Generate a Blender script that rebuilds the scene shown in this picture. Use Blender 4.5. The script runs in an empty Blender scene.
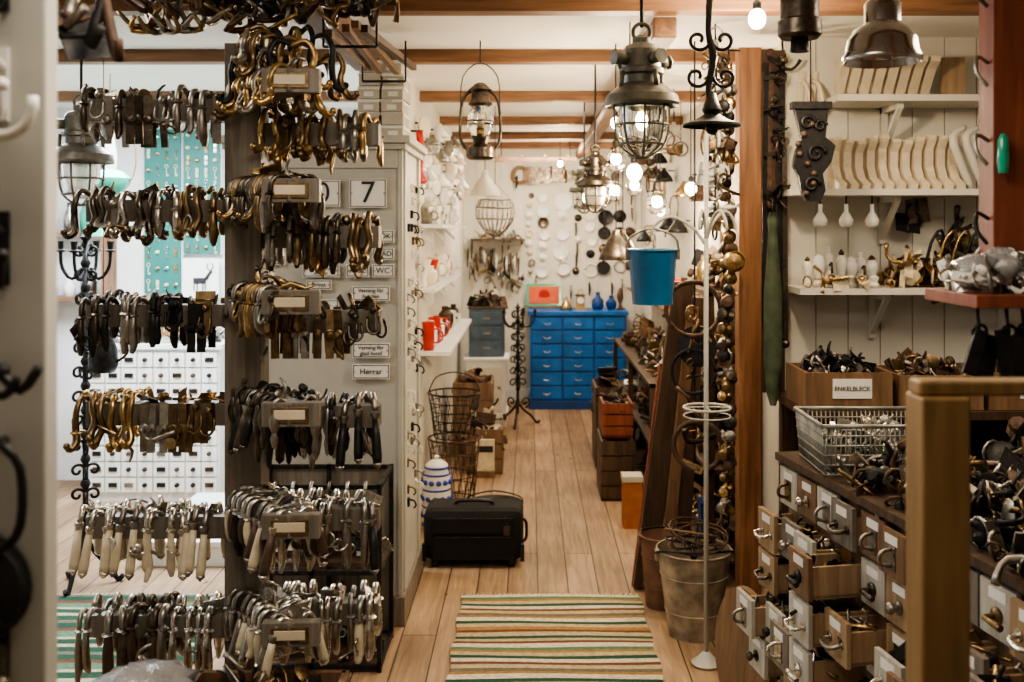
import bpy, math, random
from mathutils import Vector, Matrix, Euler
R=random.Random(11)
U=R.uniform
V=Vector
CZ=2.38
# ------------------------------------------------------------ materials
def _base(name):
    m=bpy.data.materials.new(name); m.use_nodes=True
    nt=m.node_tree; p=nt.nodes["Principled BSDF"]
    return m,nt,p
def mat(name,c,rough=0.5,metal=0.0,var=0.25,scale=18,bump=0.0,emit=0,trans=0,alpha=1):
    m,nt,p=_base(name)
    p.inputs["Roughness"].default_value=rough
    p.inputs["Metallic"].default_value=metal
    tc=nt.nodes.new("ShaderNodeTexCoord"); n=nt.nodes.new("ShaderNodeTexNoise")
    n.inputs["Scale"].default_value=scale; n.inputs["Detail"].default_value=4
    nt.links.new(tc.outputs["Object"],n.inputs["Vector"])
    r=nt.nodes.new("ShaderNodeValToRGB")
    r.color_ramp.elements[0].position=0.3; r.color_ramp.elements[1].position=0.7
    r.color_ramp.elements[0].color=(*[x*(1-var) for x in c],1)
    r.color_ramp.elements[1].color=(*[min(1,x*(1+var*0.6)) for x in c],1)
    nt.links.new(n.outputs["Fac"],r.inputs["Fac"]); nt.links.new(r.outputs["Color"],p.inputs["Base Color"])
    if metal>0.5:
        mr=nt.nodes.new("ShaderNodeMapRange"); mr.inputs[1].default_value=.3; mr.inputs[2].default_value=.7
        mr.inputs[3].default_value=min(1,rough+.22); mr.inputs[4].default_value=rough*.8
        nt.links.new(n.outputs["Fac"],mr.inputs[0]); nt.links.new(mr.outputs[0],p.inputs["Roughness"])
    if bump:
        b=nt.nodes.new("ShaderNodeBump"); b.inputs["Strength"].default_value=bump; b.inputs["Distance"].default_value=0.01
        nt.links.new(n.outputs["Fac"],b.inputs["Height"]); nt.links.new(b.outputs["Normal"],p.inputs["Normal"])
    if emit:
        p.inputs["Emission Color"].default_value=(*c,1); p.inputs["Emission Strength"].default_value=emit
    if trans:
        p.inputs["Transmission Weight"].default_value=trans
    if alpha<1: p.inputs["Alpha"].default_value=alpha
    return m
def wood(name,c1,c2,stretch=(14,14,1.2),rough=0.5,scale=3):
    m,nt,p=_base(name)
    tc=nt.nodes.new("ShaderNodeTexCoord"); mp=nt.nodes.new("ShaderNodeMapping")
    mp.inputs["Scale"].default_value=stretch
    n=nt.nodes.new("ShaderNodeTexNoise"); n.inputs["Scale"].default_value=scale; n.inputs["Detail"].default_value=6
    n.inputs["Distortion"].default_value=0.6
    r=nt.nodes.new("ShaderNodeValToRGB"); r.color_ramp.elements[0].position=0.3; r.color_ramp.elements[1].position=0.72
    r.color_ramp.elements[0].color=(*c1,1); r.color_ramp.elements[1].color=(*c2,1)
    nt.links.new(tc.outputs["Object"],mp.inputs["Vector"]); nt.links.new(mp.outputs["Vector"],n.inputs["Vector"])
    nt.links.new(n.outputs["Fac"],r.inputs["Fac"]); nt.links.new(r.outputs["Color"],p.inputs["Base Color"])
    b=nt.nodes.new("ShaderNodeBump"); b.inputs["Strength"].default_value=0.25; b.inputs["Distance"].default_value=0.004
    nt.links.new(n.outputs["Fac"],b.inputs["Height"]); nt.links.new(b.outputs["Normal"],p.inputs["Normal"])
    p.inputs["Roughness"].default_value=rough
    return m
def floor_mat():
    m,nt,p=_base("floor_planks")
    tc=nt.nodes.new("ShaderNodeTexCoord"); mp=nt.nodes.new("ShaderNodeMapping"); mp.inputs["Rotation"].default_value=(0,0,math.pi/2)
    br=nt.nodes.new("ShaderNodeTexBrick"); br.offset=0.37
    br.inputs["Color1"].default_value=(0.33,0.225,0.14,1); br.inputs["Color2"].default_value=(0.46,0.33,0.215,1)
    br.inputs["Mortar"].default_value=(0.06,0.036,0.022,1)
    br.inputs["Scale"].default_value=1; br.inputs["Brick Width"].default_value=2.7; br.inputs["Row Height"].default_value=0.135
    br.inputs["Mortar Size"].default_value=0.003; br.inputs["Bias"].default_value=0.0
    nt.links.new(tc.outputs["Object"],mp.inputs["Vector"]); nt.links.new(mp.outputs["Vector"],br.inputs["Vector"])
    mp2=nt.nodes.new("ShaderNodeMapping"); mp2.inputs["Scale"].default_value=(14,0.9,1)
    n=nt.nodes.new("ShaderNodeTexNoise"); n.inputs["Scale"].default_value=3; n.inputs["Detail"].default_value=8; n.inputs["Distortion"].default_value=1.0
    nt.links.new(tc.outputs["Object"],mp2.inputs["Vector"]); nt.links.new(mp2.outputs["Vector"],n.inputs["Vector"])
    r=nt.nodes.new("ShaderNodeValToRGB"); r.color_ramp.elements[0].position=0.3; r.color_ramp.elements[1].position=0.7
    r.color_ramp.elements[0].color=(0.60,0.54,0.48,1); r.color_ramp.elements[1].color=(1.05,1.03,1.0,1)
    nt.links.new(n.outputs["Fac"],r.inputs["Fac"])
    w=nt.nodes.new("ShaderNodeTexNoise"); w.inputs["Scale"].default_value=2.2; w.inputs["Detail"].default_value=5
    nt.links.new(tc.outputs["Object"],w.inputs["Vector"])
    rw=nt.nodes.new("ShaderNodeValToRGB"); rw.color_ramp.elements[0].position=.35; rw.color_ramp.elements[1].position=.65
    rw.color_ramp.elements[0].color=(.68,.66,.64,1); rw.color_ramp.elements[1].color=(1.06,1.06,1.06,1)
    nt.links.new(w.outputs["Fac"],rw.inputs["Fac"])
    vo=nt.nodes.new("ShaderNodeTexVoronoi"); vo.inputs["Scale"].default_value=2.6; mp3=nt.nodes.new("ShaderNodeMapping"); mp3.inputs["Scale"].default_value=(2.0,1,1)
    nt.links.new(tc.outputs["Object"],mp3.inputs["Vector"]); nt.links.new(mp3.outputs["Vector"],vo.inputs["Vector"])
    rk=nt.nodes.new("ShaderNodeValToRGB"); rk.color_ramp.elements[0].position=.03; rk.color_ramp.elements[1].position=.06
    rk.color_ramp.elements[0].color=(.35,.25,.2,1); rk.color_ramp.elements[1].color=(1,1,1,1)
    nt.links.new(vo.outputs["Distance"],rk.inputs["Fac"])
    last=br.outputs["Color"]
    for q in (r,rw,rk):
        mx=nt.nodes.new("ShaderNodeMix"); mx.data_type='RGBA'; mx.blend_type='MULTIPLY'; mx.inputs[0].default_value=1
        nt.links.new(last,mx.inputs[6]); nt.links.new(q.outputs["Color"],mx.inputs[7]); last=mx.outputs[2]
    nt.links.new(last,p.inputs["Base Color"]); p.inputs["Roughness"].default_value=0.6
    return m
def rug_mat(name,cols,period,axis=1):
    m,nt,p=_base(name)
    tc=nt.nodes.new("ShaderNodeTexCoord"); sx=nt.nodes.new("ShaderNodeSeparateXYZ"); nt.links.new(tc.outputs["Object"],sx.inputs[0])
    d=nt.nodes.new("ShaderNodeMath"); d.operation='DIVIDE'; d.inputs[1].default_value=period
    f=nt.nodes.new("ShaderNodeMath"); f.operation='FRACT'
    a=nt.nodes.new("ShaderNodeMath"); a.operation='ADD'; a.inputs[1].default_value=20
    nt.links.new(sx.outputs[axis],d.inputs[0]); nt.links.new(d.outputs[0],a.inputs[0]); nt.links.new(a.outputs[0],f.inputs[0])
    r=nt.nodes.new("ShaderNodeValToRGB"); r.color_ramp.interpolation='CONSTANT'
    e=r.color_ramp.elements
    while len(e)<len(cols): e.new(0.5)
    for i,(pos,c) in enumerate(cols):
        e[i].position=pos; e[i].color=(*c,1)
    nt.links.new(f.outputs[0],r.inputs["Fac"])
    mp=nt.nodes.new("ShaderNodeMapping"); mp.inputs["Scale"].default_value=(1,3,1)
    n=nt.nodes.new("ShaderNodeTexNoise"); n.inputs["Scale"].default_value=60
    mx=nt.nodes.new("ShaderNodeMix"); mx.data_type='RGBA'; mx.blend_type='MULTIPLY'; mx.inputs[0].default_value=1
    rr=nt.nodes.new("ShaderNodeValToRGB"); rr.color_ramp.elements[0].position=.35; rr.color_ramp.elements[1].position=.65
    rr.color_ramp.elements[0].color=(.6,.6,.6,1); rr.color_ramp.elements[1].color=(1.05,1.05,1.05,1)
    nt.links.new(tc.outputs["Object"],mp.inputs["Vector"]); nt.links.new(mp.outputs["Vector"],n.inputs["Vector"]); nt.links.new(n.outputs["Fac"],rr.inputs["Fac"])
    nt.links.new(r.outputs["Color"],mx.inputs[6]); nt.links.new(rr.outputs["Color"],mx.inputs[7])
    nt.links.new(mx.outputs[2],p.inputs["Base Color"]); p.inputs["Roughness"].default_value=0.95
    b=nt.nodes.new("ShaderNodeBump"); b.inputs["Strength"].default_value=0.6; b.inputs["Distance"].default_value=0.005
    nt.links.new(n.outputs["Fac"],b.inputs["Height"]); nt.links.new(b.outputs["Normal"],p.inputs["Normal"])
    return m
BRASS=mat("aged_brass",(0.49,0.34,0.16),0.26,1,0.5,40)
DBRASS=mat("dark_brass",(0.24,0.17,0.095),0.34,1,0.5,40)
NICKEL=mat("nickel",(0.64,0.61,0.56),0.18,1,0.35,40)
STEEL=mat("worn_steel",(0.36,0.34,0.31),0.3,1,0.4,30)
IRON=mat("black_iron",(0.028,0.027,0.029),0.42,0.6,0.5,40)
GUN=mat("bronzed_steel",(0.13,0.11,0.09),0.3,1,0.5,40)
CHROME=mat("dark_polished_steel",(0.40,0.38,0.36),0.10,1,0.3,12)
RUST=mat("rusty_iron",(0.10,0.06,0.042),0.65,0.5,0.5,40)
IVORY=mat("ivory",(0.68,0.60,0.44),0.35,0,0.2,30)
PORC=mat("porcelain",(0.80,0.79,0.75),0.15,0,0.05,10)
CREAM=mat("cream_paint",(0.66,0.58,0.44),0.5,0,0.15,12)
BLACK=mat("black_plastic",(0.010,0.010,0.011),0.4,0,0.3,20)
FABRIC=mat("black_fabric",(0.009,0.009,0.010),0.9,0,0.4,120,0.4)
WHITEW=mat("white_wall_paint",(0.64,0.62,0.56),0.6,0,0.08,4)
COOLW=mat("cool_white_paint",(0.76,0.78,0.78),0.6,0,0.06,4)
CEILM=mat("ceiling_paint",(0.86,0.84,0.79),0.7,0,0.05,3)
CABW=mat("cabinet_greywhite",(0.48,0.48,0.44),0.45,0,0.1,6)
SIGNW=mat("enamel_sign",(0.84,0.84,0.82),0.25,0,0.04,20)
INK=mat("sign_ink",(0.02,0.02,0.03),0.5)
BLUE=mat("blue_paint",(0.008,0.12,0.42),0.38,0,0.3,7)
BLUED=mat("blue_paint_dark",(0.005,0.05,0.21),0.4,0,0.2,9)
BLUEB=mat("blue_enamel",(0.018,0.14,0.32),0.25,0,0.2,9)
TEAL=mat("teal_board",(0.02,0.17,0.15),0.5,0,0.15,9)
GREEN=mat("green_glass",(0.03,0.36,0.24),0.12,0,0.15,6)
OLIVE=mat("green_paint",(0.06,0.085,0.05),0.55,0,0.45,20)
REDP=mat("red_paint",(0.50,0.03,0.02),0.4,0,0.2,12)
ORANGE=mat("orange_red_paint",(0.55,0.085,0.03),0.4,0,0.2,12)
GALV=mat("galvanised",(0.36,0.36,0.33),0.42,0.6,0.4,14,0.2)
DGALV=mat("grey_cast_metal",(0.19,0.185,0.16),0.4,0.7,0.45,18,0.2)
RBUCK=mat("weathered_zinc",(0.42,0.36,0.28),0.65,0.3,0.6,14,0.3)
TERRA=mat("terracotta",(0.20,0.11,0.075),0.75,0,0.35,16)
CARD=mat("cardboard",(0.50,0.47,0.41),0.8,0,0.12,12)
BULB=mat("lit_bulb",(1.0,0.82,0.56),0.3,0,0,5,0,emit=55)
GLASS=mat("clear_glass",(0.9,0.92,0.9),0.03,0,0,5,0,trans=1)
FROST=mat("frosted_glass",(0.85,0.83,0.75),0.35,0,0.03,5,0,trans=0.6)
PLAST=mat("clear_plastic",(0.72,0.72,0.74),0.15,0,0.2,30,0.6,trans=0.7)
BWCER=mat("blue_white_ceramic",(0.03,0.07,0.42),0.15,0,0.3,20)
OAK=wood("pale_drawer_wood",(0.24,0.16,0.09),(0.42,0.30,0.19))
DWHITE=wood("worn_white_drawer_front",(0.34,0.32,0.28),(0.55,0.53,0.48))
BEAM=wood("beam_wood",(0.14,0.062,0.027),(0.33,0.16,0.075))
BEAMX=wood("beam_wood_cross",(0.12,0.058,0.028),(0.28,0.145,0.075),(1.2,14,14))
BEAMY=wood("beam_wood_long",(0.10,0.048,0.025),(0.22,0.12,0.065),(14,1.2,14))
DARKW=wood("dark_wood",(0.035,0.021,0.014),(0.10,0.06,0.036))
MIDW=wood("mid_wood",(0.12,0.07,0.04),(0.25,0.15,0.085))
REDW=wood("red_brown_wood",(0.15,0.038,0.02),(0.27,0.08,0.042))
YELW=wood("yellow_pine",(0.15,0.09,0.035),(0.26,0.16,0.065))
GREYW=wood("grey_weathered_wood",(0.11,0.095,0.078),(0.25,0.22,0.185))
FLOOR=floor_mat()
# ------------------------------------------------------------ mesh builder
class B:
    def __init__(s): s.v=[];s.f=[];s.mi=[];s.sm=[];s.mats=[];s.M=Matrix.Identity(4)
    def add(s,vs,fs,m,smooth=False):
        if m not in s.mats: s.mats.append(m)
        i=s.mats.index(m); o=len(s.v)
        M=s.M
        s.v.extend([tuple(M@V(p)) for p in vs])
        for f in fs:
            s.f.append([k+o for k in f]); s.mi.append(i); s.sm.append(smooth and len(f)<=4)
    def box(s,c,d,m,rot=None,top=1.0):
        x,y,z=[q/2 for q in d]
        vs=[V((i*x*(top if k>0 else 1),j*y*(top if k>0 else 1),k*z)) for k in(-1,1) for j in(-1,1) for i in(-1,1)]
        if rot is not None:
            Rm=Euler(rot).to_matrix(); vs=[Rm@q for q in vs]
        c=V(c); vs=[q+c for q in vs]
        s.add(vs,[(0,2,3,1),(4,5,7,6),(0,1,5,4),(2,6,7,3),(0,4,6,2),(1,3,7,5)],m)
    def bx(s,x0,x1,y0,y1,z0,z1,m): s.box(((x0+x1)/2,(y0+y1)/2,(z0+z1)/2),(x1-x0,y1-y0,z1-z0),m)
    def lathe(s,prof,m,c=(0,0,0),ax=(0,0,1),n=18,cap=True,sharp=42):
        q=V(ax).to_track_quat('Z','Y').to_matrix(); c=V(c)
        runs=[[prof[0]]]
        for i in range(1,len(prof)):
            runs[-1].append(prof[i])
            if i<len(prof)-1:
                a=V((prof[i][0]-prof[i-1][0],prof[i][1]-prof[i-1][1])); d=V((prof[i+1][0]-prof[i][0],prof[i+1][1]-prof[i][1]))
                if a.length>1e-7 and d.length>1e-7 and math.degrees(a.angle(d))>sharp: runs.append([prof[i]])
        cs=[(math.cos(2*math.pi*k/n),math.sin(2*math.pi*k/n)) for k in range(n)]
        for ri,run in enumerate(runs):
            vs=[];fs=[]
            for r,z in run:
                for k in range(n): vs.append(c+q@V((r*cs[k][0],r*cs[k][1],z)))
            for i in range(len(run)-1):
                for k in range(n):
                    k2=(k+1)%n; fs.append((i*n+k,i*n+k2,(i+1)*n+k2,(i+1)*n+k))
            if cap:
                if ri==0 and run[0][0]>1e-4: fs.append(tuple(range(n-1,-1,-1)))
                if ri==len(runs)-1 and run[-1][0]>1e-4: fs.append(tuple((len(run)-1)*n+k for k in range(n)))
            s.add(vs,fs,m,True)
    def cyl(s,p0,p1,r,m,r1=None,n=10):
        p0=V(p0);p1=V(p1);d=p1-p0
        s.lathe([(r,0),(r if r1 is None else r1,d.length)],m,p0,d,n)
    def ball(s,c,r,m,n=10,sq=1.0,ax=(0,0,1)):
        k=max(4,n//2); s.lathe([(max(1e-5,r*math.sin(math.pi*i/k)),-r*sq*math.cos(math.pi*i/k)) for i in range(k+1)],m,c,ax,n,False,200)
    def torus(s,c,Rr,r,m,ax=(0,0,1),n=16,k=5,a0=0,a1=2*math.pi):
        q=V(ax).to_track_quat('Z','Y').to_matrix(); c=V(c)
        pts=[c+q@V((Rr*math.cos(a0+(a1-a0)*i/n),Rr*math.sin(a0+(a1-a0)*i/n),0)) for i in range(n+1)]
        s.tube(pts,r,m,k,1)
    def tube(s,pts,r,m,n=6,sub=3):
        pts=[V(p) for p in pts]; rs=r if isinstance(r,(list,tuple)) else [r]*len(pts)
        if sub>1 and len(pts)>2:
            P=[];Q=[]
            for i in range(len(pts)-1):
                a=pts[max(0,i-1)];b=pts[i];c=pts[i+1];d=pts[min(len(pts)-1,i+2)]
                for j in range(sub):
                    t=j/sub
                    P.append(0.5*((2*b)+(c-a)*t+(2*a-5*b+4*c-d)*t*t+(3*b-a-3*c+d)*t**3)); Q.append(rs[i]*(1-t)+rs[i+1]*t)
            P.append(pts[-1]);Q.append(rs[-1]); pts=P; rs=Q
        vs=[];fs=[];up=None
        for i,p in enumerate(pts):
            t=(pts[min(i+1,len(pts)-1)]-pts[max(i-1,0)])
            if t.length<1e-9: t=V((0,0,1))
            t.normalize()
            if up is None:
                up=V((0,0,1)) if abs(t.z)<0.9 else V((1,0,0))
            a=t.cross(up)
            if a.length<1e-6: a=t.orthogonal()
            a.normalize(); b=a.cross(t).normalized(); up=b
            for k in range(n):
                w=2*math.pi*k/n; vs.append(p+(a*math.cos(w)+b*math.sin(w))*rs[i])
        for i in range(len(pts)-1):
            for k in range(n):
                k2=(k+1)%n; fs.append((i*n+k,i*n+k2,(i+1)*n+k2,(i+1)*n+k))
        fs.append(tuple(range(n-1,-1,-1))); fs.append(tuple((len(pts)-1)*n+k for k in range(n)))
        s.add(vs,fs,m,True)
    def obj(s,name,bevel=0,parent=None):
        xs=[p[0] for p in s.v];ys=[p[1] for p in s.v];zs=[p[2] for p in s.v]
        c=V(((min(xs)+max(xs))/2,(min(ys)+max(ys))/2,min(zs)))
        me=bpy.data.meshes.new(name); me.from_pydata([tuple(V(p)-c) for p in s.v],[],s.f)
        for m in s.mats: me.materials.append(m)
        me.polygons.foreach_set("material_index",s.mi); me.polygons.foreach_set("use_smooth",s.sm); me.update()
        o=bpy.data.objects.new(name,me); bpy.context.scene.collection.objects.link(o); o.location=c
        if bevel:
            b=o.modifiers.new("bevel","BEVEL"); b.width=bevel; b.segments=2; b.limit_method='ANGLE'; b.angle_limit=math.radians(50)
        if parent:
            o.parent=parent; o.matrix_parent_inverse=Matrix.Translation(parent.location).inverted()
        return o
def text(parent,s,loc,size,m=INK,rot=(math.pi/2,0,0)):
    cu=bpy.data.curves.new("lettering","FONT"); cu.body=s; cu.size=size; cu.align_x='CENTER'; cu.align_y='CENTER'; cu.extrude=0.0006
    cu.materials.append(m); o=bpy.data.objects.new("lettering",cu); bpy.context.scene.collection.objects.link(o)
    o.location=loc; o.rotation_euler=rot; o.parent=parent; o.matrix_parent_inverse=Matrix.Translation(parent.location).inverted()
def spiral(c,r0,r1,a0,a1,n,ex,ez):
    c=V(c);ex=V(ex);ez=V(ez)
    return [c+(ex*math.cos(a0+(a1-a0)*i/n)+ez*math.sin(a0+(a1-a0)*i/n))*(r0+(r1-r0)*i/n) for i in range(n+1)]
# ---- hardware pieces
Z1=V((0,0,1))
def lever(b,p,d,L,m,m2,r=0.007,curl=0.0):
    p=V(p);d=V(d).normalized();z=Z1
    b.tube([p+z*0.004-d*0.01,p+d*0.018+z*0.02,p+d*0.04+z*0.008,p+d*0.045-z*0.02],[r*0.9,r,r*1.05,r],m,6,3)
    b.lathe([(r*1.2,0),(r*1.9,0.004),(r*1.2,0.008)],m,p+d*0.045-z*0.026,n=8)
    b.tube([p+d*0.045-z*0.02,p+d*0.05-z*L*0.45,p+d*0.046-z*L*0.8,p+d*(0.042+curl)-z*L],[r*0.9,r*1.35,r*1.5,r*0.7],m2,7,3)
def grip(b,p,d,L,m,m2,r=0.007):
    p=V(p);d=V(d).normalized();z=Z1;e=(d*.25-z).normalized();q=p+d*.035-z*.012
    b.tube([p-d*.01+z*.004,p+d*.018+z*.018,q],r*1.1,m,6,3)
    b.lathe([(r*.9,0),(r*1.8,.003),(r*1.8,.009),(r*1.2,.016),(r*1.2,.02)],m,q,e,9)
    b.lathe([(r*1.2,.02),(r*1.55,L*.45),(r*1.75,L*.8),(r*1.5,L*.93)],m2,q,e,9)
    b.lathe([(r*1.6,L*.92),(r*1.6,L*.95),(r*.7,L),(.0005,L+.004)],m,q,e,9)
def drop_knob(b,p,d,L,m):
    p=V(p);d=V(d).normalized();z=Z1
    q=p+d*0.035
    b.tube([p,p+d*0.02+z*0.02,q+z*0.01,q-z*0.01],0.005,m,6,3)
    b.lathe([(0.003,0),(0.007,-0.01),(0.014,-L*0.3),(0.011,-L*0.5),(0.006,-L*0.6),(0.010,-L*0.75),(0.006,-L*0.95),(0.001,-L)],m,q,n=8)
def doorknob(b,p,d,m,r=0.02,n=12):
    d=V(d).normalized()
    b.lathe([(r*1.1,0),(r*1.1,0.004),(r*0.4,0.008),(r*0.35,r*0.9),(r*0.8,r*1.1),(r,r*1.6),(r*0.75,r*2.1),(0.0005,r*2.3)],m,p,d,n=n)
def curl_handle(b,p,d,L,m,s=1):
    p=V(p);d=V(d).normalized();z=Z1;t=d.cross(z)*s
    b.tube([p+z*0.01-d*0.01,p+d*0.025+z*0.022,p+d*0.045-z*0.01,p+d*0.04-z*L*0.5+t*0.006,p+d*0.05-z*L*0.85-t*0.004,p+d*0.068-z*L,p+d*0.08-z*L*0.9],[0.006,0.007,0.008,0.009,0.010,0.008,0.006],m,6,3)
    b.ball(p+d*0.08-z*L*0.88,0.009,m,8)
def bail_pull(b,p,d,L,m):
    p=V(p);d=V(d).normalized();t=d.cross(Z1)
    q=p+d*.03-Z1*.02
    b.box(q,(.018,.018,L*.8),m,(0,0,U(-.4,.4)),.8)
    b.tube([q+t*.014+d*.012,q+t*.016+d*.022-Z1*L*.35,q+d*.026-Z1*L*.5,q-t*.016+d*.022-Z1*L*.35,q-t*.014+d*.012],.0035,m,5,3)
    b.ball(q+d*.012+Z1*L*.2,.010,m,7)
def key(b,p,m,s=1.0):
    p=V(p)
    b.torus(p-V((0,0,0.012*s)),0.011*s,0.0025*s,m,(0,1,0),12)
    b.cyl(p-V((0,0,0.022*s)),p-V((0,0,0.075*s)),0.003*s,m,n=6)
    b.box(p+V((0.007*s,0,-0.067*s)),(0.012*s,0.003,0.012*s),m)
def piece(b,p,m,s=1.0,kind=None):
    k=R.randrange(9) if kind is None else kind
    M0=b.M.copy()
    b.M=M0@Matrix.Translation(p)@Euler((U(0,6.3),U(0,6.3),U(0,6.3))).to_matrix().to_4x4()@Matrix.Scale(s,4)
    if k==0: b.tube([(0,0,-.05),(0,0,0.02),(0.02,0,0.04),(0.05,0,0.04)],[.009,.006,.005,.007],m,6,2)
    elif k==1: doorknob(b,(0,0,0),(0,0,1),m,0.016,10)
    elif k==2: b.torus((0,0,0),0.022,0.0035,m,n=12)
    elif k==3:
        b.box((0.018,0,0),(0.03,0.07,0.003),m); b.box((-0.018,0,0),(0.03,0.07,0.003),m); b.cyl((0,-.035,0),(0,.035,0),0.005,m,n=7)
    elif k==4: b.tube([(0,0,0.05),(0,0,0),(0.015,0,-.025),(0.035,0,-.01),(0.035,0,0.01)],.004,m,6,2)
    elif k==5: key(b,(0,0,0.03),m)
    elif k==6: b.lathe([(0.024,0),(0.024,0.002),(0.016,0.006),(0.008,0.006),(0.001,0.008)],m,n=12)
    elif k==7: b.box((0,0,0),(.022,.09,.004),m); b.ball((0,.02,.005),.007,m,6); b.ball((0,-.03,.004),.004,m,6)
    else: b.tube([(-.045,0,0),(-.02,0,.012),(.02,0,-.004),(.05,0,.01)],[.004,.005,.006,.003],m,6,2)
    b.M=M0
def heap(b,x0,x1,y0,y1,z,h,n,ms,s=1.0):
    for i in range(n):
        x=U(x0,x1);y=U(y0,y1)
        e=1-abs((x-(x0+x1)/2)/((x1-x0)/2))**3
        piece(b,(x,y,z+U(0.01,max(0.02,h*e))),R.choice(ms),s*U(0.8,1.25))
HW=[BRASS,DBRASS,STEEL,NICKEL,IRON,GUN]
# ------------------------------------------------------------ room shell
b=B(); b.bx(-3.3,3.1,-1.6,9.5,-0.06,0,FLOOR); b.obj("floor")
b=B(); b.bx(-3.3,3.1,-1.6,9.5,CZ,CZ+.05,CEILM); b.obj("ceiling")
def boards(name,axis,a0,a1,at,th,z0,z1,m,w=0.115,flip=1):
    b=B(); a=a0
    lo=min(at,at+flip*th);hi=max(at,at+flip*th)
    while a<a1-0.01:
        e=min(a+w,a1)-0.004
        b.bx(a,e,lo,hi,z0,z1,m)
        a+=w
    mid=at+flip*th*0.25; l2=min(mid,at+flip*(th+0.02)); h2=max(mid,at+flip*(th+0.02))
    b.bx(a0,a1,l2,h2,z0,z1,m)
    return b.obj(name)
boards("wall_back",'x',-0.62,1.05,9.4,0.05,0,CZ,WHITEW)
boards("wall_right_partition",'x',1.03,3.1,4.05,0.05,0,CZ,WHITEW,0.13)
b=B(); b.bx(1.05,1.12,4.13,9.5,0,CZ,WHITEW); b.obj("wall_right_aisle")
b=B(); b.bx(-0.7,-0.62,4.75,9.5,0,CZ,WHITEW); b.obj("wall_left_aisle")
b=B(); b.bx(-3.3,-0.7,6.4,6.48,0,CZ,COOLW); b.obj("wall_left_room")
b=B(); b.bx(-3.38,-3.3,-1.6,6.4,0,CZ,COOLW); b.obj("wall_left")
b=B(); b.bx(3.1,3.18,-1.6,4.05,0,CZ,WHITEW); b.obj("wall_right")
b=B(); b.bx(-3.3,3.1,-1.68,-1.6,0,CZ,WHITEW); b.obj("wall_front")
b=B(); b.bx(-0.62,1.05,9.375,9.4,0,0.11,COOLW); b.obj("baseboard_back")
b=B()
for y in (0.8,2.0,3.35,4.35,5.65,6.9,8.0,8.9): b.bx(-3.3,3.1 if y<4 else 1.05,y-0.04,y+0.04,2.325,CZ,BEAMX)
b.obj("ceiling_beams",0.004)
b=B(); b.bx(0.42,0.50,3.4,9.2,2.255,2.325,BEAMY); b.obj("ceiling_beam_long",0.006)
b=B(); b.bx(-0.70,-0.61,2.9,4.0,2.235,2.325,BEAMY); b.obj("ceiling_beam_long.001",0.006)
b=B()
for k in range(4): b.box((-0.60+.04*k,3.35+.05*k,2.19+.012*k),(0.022,1.1,0.022),R.choice([MIDW,BEAMY,DARKW]),(U(.02,.08),0,U(-.04,.08)))
for y in (3.0,3.7): b.cyl((-.62,y,2.3),(-.62,y,2.15),.004,IRON,n=5); b.cyl((-.46,y,2.3),(-.46,y,2.15),.004,IRON,n=5); b.cyl((-.62,y,2.15),(-.46,y,2.15),.005,IRON,n=5)
b.obj("hanging_curtain_rails")
b=B(); b.bx(0.828,0.918,3.96,4.04,0,2.325,BEAM); b.obj("timber_post",0.005)
# ------------------------------------------------------------ rugs
def rug(name,x0,x1,y0,y1,m,fr):
    b=B(); n=60; k=6
    vs=[];fs=[]
    for i in range(n+1):
        y=y0+(y1-y0)*i/n
        for j in range(k+1):
            x=x0+(x1-x0)*j/k
            vs.append((x+0.006*math.sin(i*.7)*(abs(j-k/2)/(k/2)),y,0.010+0.003*math.sin(i*0.5+j)))
    for i in range(n):
        for j in range(k): a=i*(k+1)+j; fs.append((a,a+1,a+k+2,a+k+1))
    b.add(vs,fs,m,True)
    b.bx(x0+.004,x1-.004,y0,y1,0.001,0.006,m)
    x=x0
    while x<x1:
        b.tube([(x,y1-0.005,0.006),(x+U(-.004,.004),y1+0.02,0.004),(x+U(-.008,.008),y1+0.035,0.003)],0.0018,fr,4,1); x+=0.012
    b.obj(name)
CR=(0.50,0.42,0.27);GR=(0.012,0.07,0.04);BR=(0.16,0.055,0.025);OC=(0.36,0.21,0.07);WH=(0.68,0.63,0.52);TQ=(0.10,0.20,0.12);GY=(0.16,0.14,0.10)
RUG=rug_mat("rag_rug_stripes",[(0,CR),(0.07,BR),(0.11,OC),(0.17,CR),(0.23,GR),(0.28,WH),(0.35,OC),(0.39,GY),(0.44,CR),(0.50,BR),(0.54,WH),(0.60,GR),(0.65,CR),(0.71,OC),(0.75,TQ),(0.80,WH),(0.87,BR),(0.91,CR),(0.95,GR)],0.52)
RUG2=rug_mat("green_rug_stripes",[(0,GR),(0.15,CR),(0.22,TQ),(0.4,BR),(0.5,GR),(0.65,GY),(0.75,GR),(0.9,CR)],0.3)
rug("rag_rug",-0.295,0.475,2.4,4.36,RUG,IVORY)
rug("striped_runner_rug",-2.1,-1.24,2.7,4.36,RUG2,IVORY)
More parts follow.
